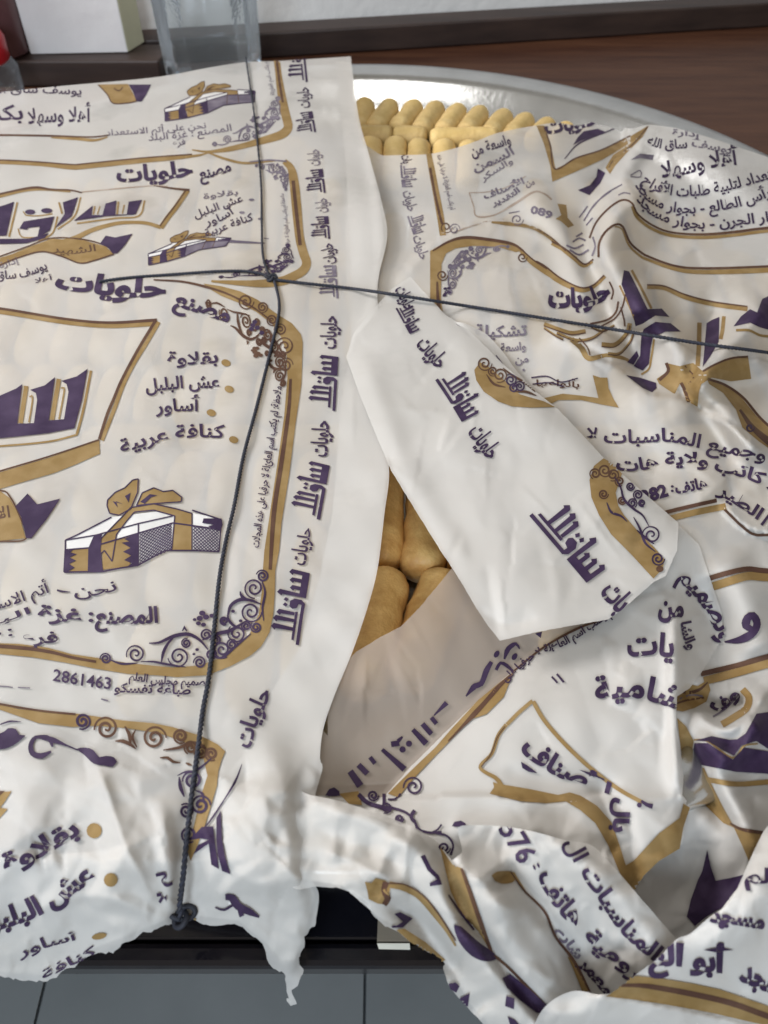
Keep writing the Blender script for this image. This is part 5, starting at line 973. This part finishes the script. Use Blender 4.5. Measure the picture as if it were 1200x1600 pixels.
s.poly('purple', [(616, 1428), (625, 1425), (645, 1435), (630, 1449), (613, 1450), (630, 1440)]); s.stroke('purple', [(612, 1448), (628, 1447)], 3)
s.poly('ochre', [(619, 1453), (632, 1451), (665, 1472), (696, 1500), (690, 1503), (668, 1490), (640, 1471)])
s.poly('purple', [(701, 1537), (712, 1535), (718, 1541), (713, 1551), (704, 1546)]); s.poly('purple', [(718, 1560), (734, 1552), (731, 1573), (722, 1568)])
s.poly('purple', [(785, 1528), (797, 1522), (830, 1548), (857, 1573), (860, 1586), (838, 1582), (812, 1562), (792, 1543)]); s.poly('purple', [(791, 1556), (804, 1560), (803, 1577), (789, 1572)]); s.stroke('brown', [(768, 1490), (790, 1508), (820, 1538), (853, 1572), (885, 1606)], 4); s.poly('purple', [(793, 1588), (804, 1593), (820, 1612), (800, 1612)])
finish_sheet(B, bundle)
s = QS
T(s, 'أبو الع', [(1012, 1510), (1060, 1508), (1100, 1516), (1144, 1520)], 46, bold=.05); T(s, 'مسجد', [(1154, 1530), (1190, 1545), (1240, 1562)], 46, bold=.05); T(s, 'مسجد', [(1108, 1440), (1150, 1444), (1194, 1452)], 34, bold=.05); T(s, 'لم', [(1163, 1378), (1202, 1380)], 32, bold=.04); s.dot('purple', 1128, 1446, 6)
s.poly('ochre', [(946, 1557), (962, 1538), (976, 1527), (997, 1525), (1040, 1530), (1083, 1537), (1125, 1546), (1200, 1572), (1300, 1606), (1300, 1634), (1200, 1603), (1160, 1594), (1114, 1583), (1037, 1569), (990, 1562)]); s.stroke('brown', [(962, 1540), (1000, 1540), (1037, 1545), (1090, 1555), (1144, 1568), (1200, 1588), (1300, 1622)], [4, 8, 9, 9, 9, 9, 9])
finish_sheet(QS, bundle)

# ------------------------------------------------------------------ tying cord
def top_z(x, y, extra=()):
    z = -1
    for sh in (L, R, K, FS, B):
        if inside(sh.out, np.array([x]), np.array([y]))[0]: z = max(z, float(sh.z(np.array([x]), np.array([y]))[0]))
    return z
m_cord = mat('black_cord', (0.010, 0.011, 0.018), 0.7, noise=(300, (0.018, 0.020, 0.032), 0.3, 0.7))
m_cord2 = mat('dark_blue_cord', (0.013, 0.015, 0.028), 0.7, noise=(300, (0.022, 0.026, 0.045), 0.3, 0.7))
def tube(name, path, r, parent, m, n=8):
    V = []; F = []; P = [Vector(p) for p in path]
    for i, p in enumerate(P):
        t = (P[min(i + 1, len(P) - 1)] - P[max(i - 1, 0)]).normalized(); a = t.cross(Vector((0, 0, 1))); a = a.normalized() if a.length > 1e-4 else Vector((1, 0, 0)); b = t.cross(a)
        for k in range(n): V.append(p + (a * math.cos(2 * math.pi * k / n) + b * math.sin(2 * math.pi * k / n)) * r)
    for i in range(len(P) - 1):
        for k in range(n): F.append((i * n + k, i * n + (k + 1) % n, (i + 1) * n + (k + 1) % n, (i + 1) * n + k))
    F += [tuple(range(n))[::-1], tuple(range((len(P) - 1) * n, len(P) * n))]
    o = link(name, mesh(name, V, F), None, m); parent_keep(o, parent); return o
def cord(px, parent, r=0.00068, lift=0.0012, over=None, m=None, minz=None):
    q = spl(px, 3.0); zs = []
    for x, y in q:
        z = top_z(x, y); zs.append(z if z > 0 else np.nan)
    zs = np.array(zs); ok = ~np.isnan(zs); zs = np.interp(np.arange(len(zs)), np.where(ok)[0], zs[ok]) if ok.any() else np.full(len(zs), .05)
    k = 9; pad = np.pad(zs, k, mode='edge'); mx_ = np.array([pad[i:i + 2 * k + 1].max() for i in range(len(zs))]); sm = np.convolve(np.pad(mx_, k, mode='edge'), np.ones(2 * k + 1) / (2 * k + 1), 'valid')
    if over is not None: sm = sm * 0 + np.maximum(sm, zs); sm = np.maximum(sm, zs)
    C0 = [Vector(un(x, y, z + lift).tolist()) for (x, y), z in zip(q, np.maximum(sm, zs))]
    out = []
    for i in range(len(C0) - 1):
        for f in (0, .5): out.append(C0[i].lerp(C0[i + 1], f))
    out.append(C0[-1]); d = 0
    for sgn in (0, 1):
        pts = []; d = 0
        for i, p in enumerate(out):
            if i: d += (p - out[i - 1]).length
            t = (out[min(i + 1, len(out) - 1)] - out[max(i - 1, 0)]).normalized(); a = t.cross(Vector((0, 0, 1))).normalized(); b = t.cross(a)
            an = d * 1500 + sgn * math.pi; pts.append(p + (a * math.cos(an) + b * math.sin(an)) * r * 0.62)
        tube('strand', pts, r, parent, m or (m_cord if sgn else m_cord2), 7)
string = thing('tying_cord', tuple(at(425, 436, .055)), 'thin black twisted cord crossing over the papers and knotted near the left sheet margin', 'cord')
cord([(384, 90), (390, 130), (396, 170), (402, 220), (408, 290), (409, 350), (411, 400), (420, 430)], string, 0.00060)
cord([(428, 436), (436, 470), (434, 500), (420, 560), (400, 640), (380, 715), (366, 790), (352, 850), (342, 910), (334, 990), (326, 1060), (317, 1110), (310, 1165), (300, 1240), (293, 1300), (286, 1370), (281, 1410), (282, 1432)], string, 0.00068)
cord([(155, 440), (200, 434), (280, 428), (340, 424), (385, 424), (415, 430), (430, 438)], string, 0.00068)
cord([(428, 437), (480, 443), (560, 452), (640, 464), (690, 472), (780, 486), (880, 502), (980, 518), (1090, 536), (1200, 551), (1320, 570)], string, 0.00070)
# knot
def knot(cx, cy, z, R_, name='knot'):
    c = at(cx, cy, z); pts = []
    for i in range(90):
        t = i / 89 * 2 * math.pi; pts.append(c + Vector(((math.sin(t) + 2 * math.sin(2 * t)) * R_, (math.cos(t) - 2 * math.cos(2 * t)) * R_ * .8, -math.sin(3 * t) * R_ * .7)))
    tube(name, pts, 0.0010, string, m_cord, 7)
knot(423, 434, top_z(423, 434) + .0024, .0013)
knot(283, 1430, top_z(283, 1430) + .004, .0017)
bead = at(277, 1424, top_z(277, 1424) + .005)
print('TRIS', sum(len(o.data.polygons) for o in bpy.data.objects if o.type == 'MESH'), 'OBJ', len(bpy.data.objects))
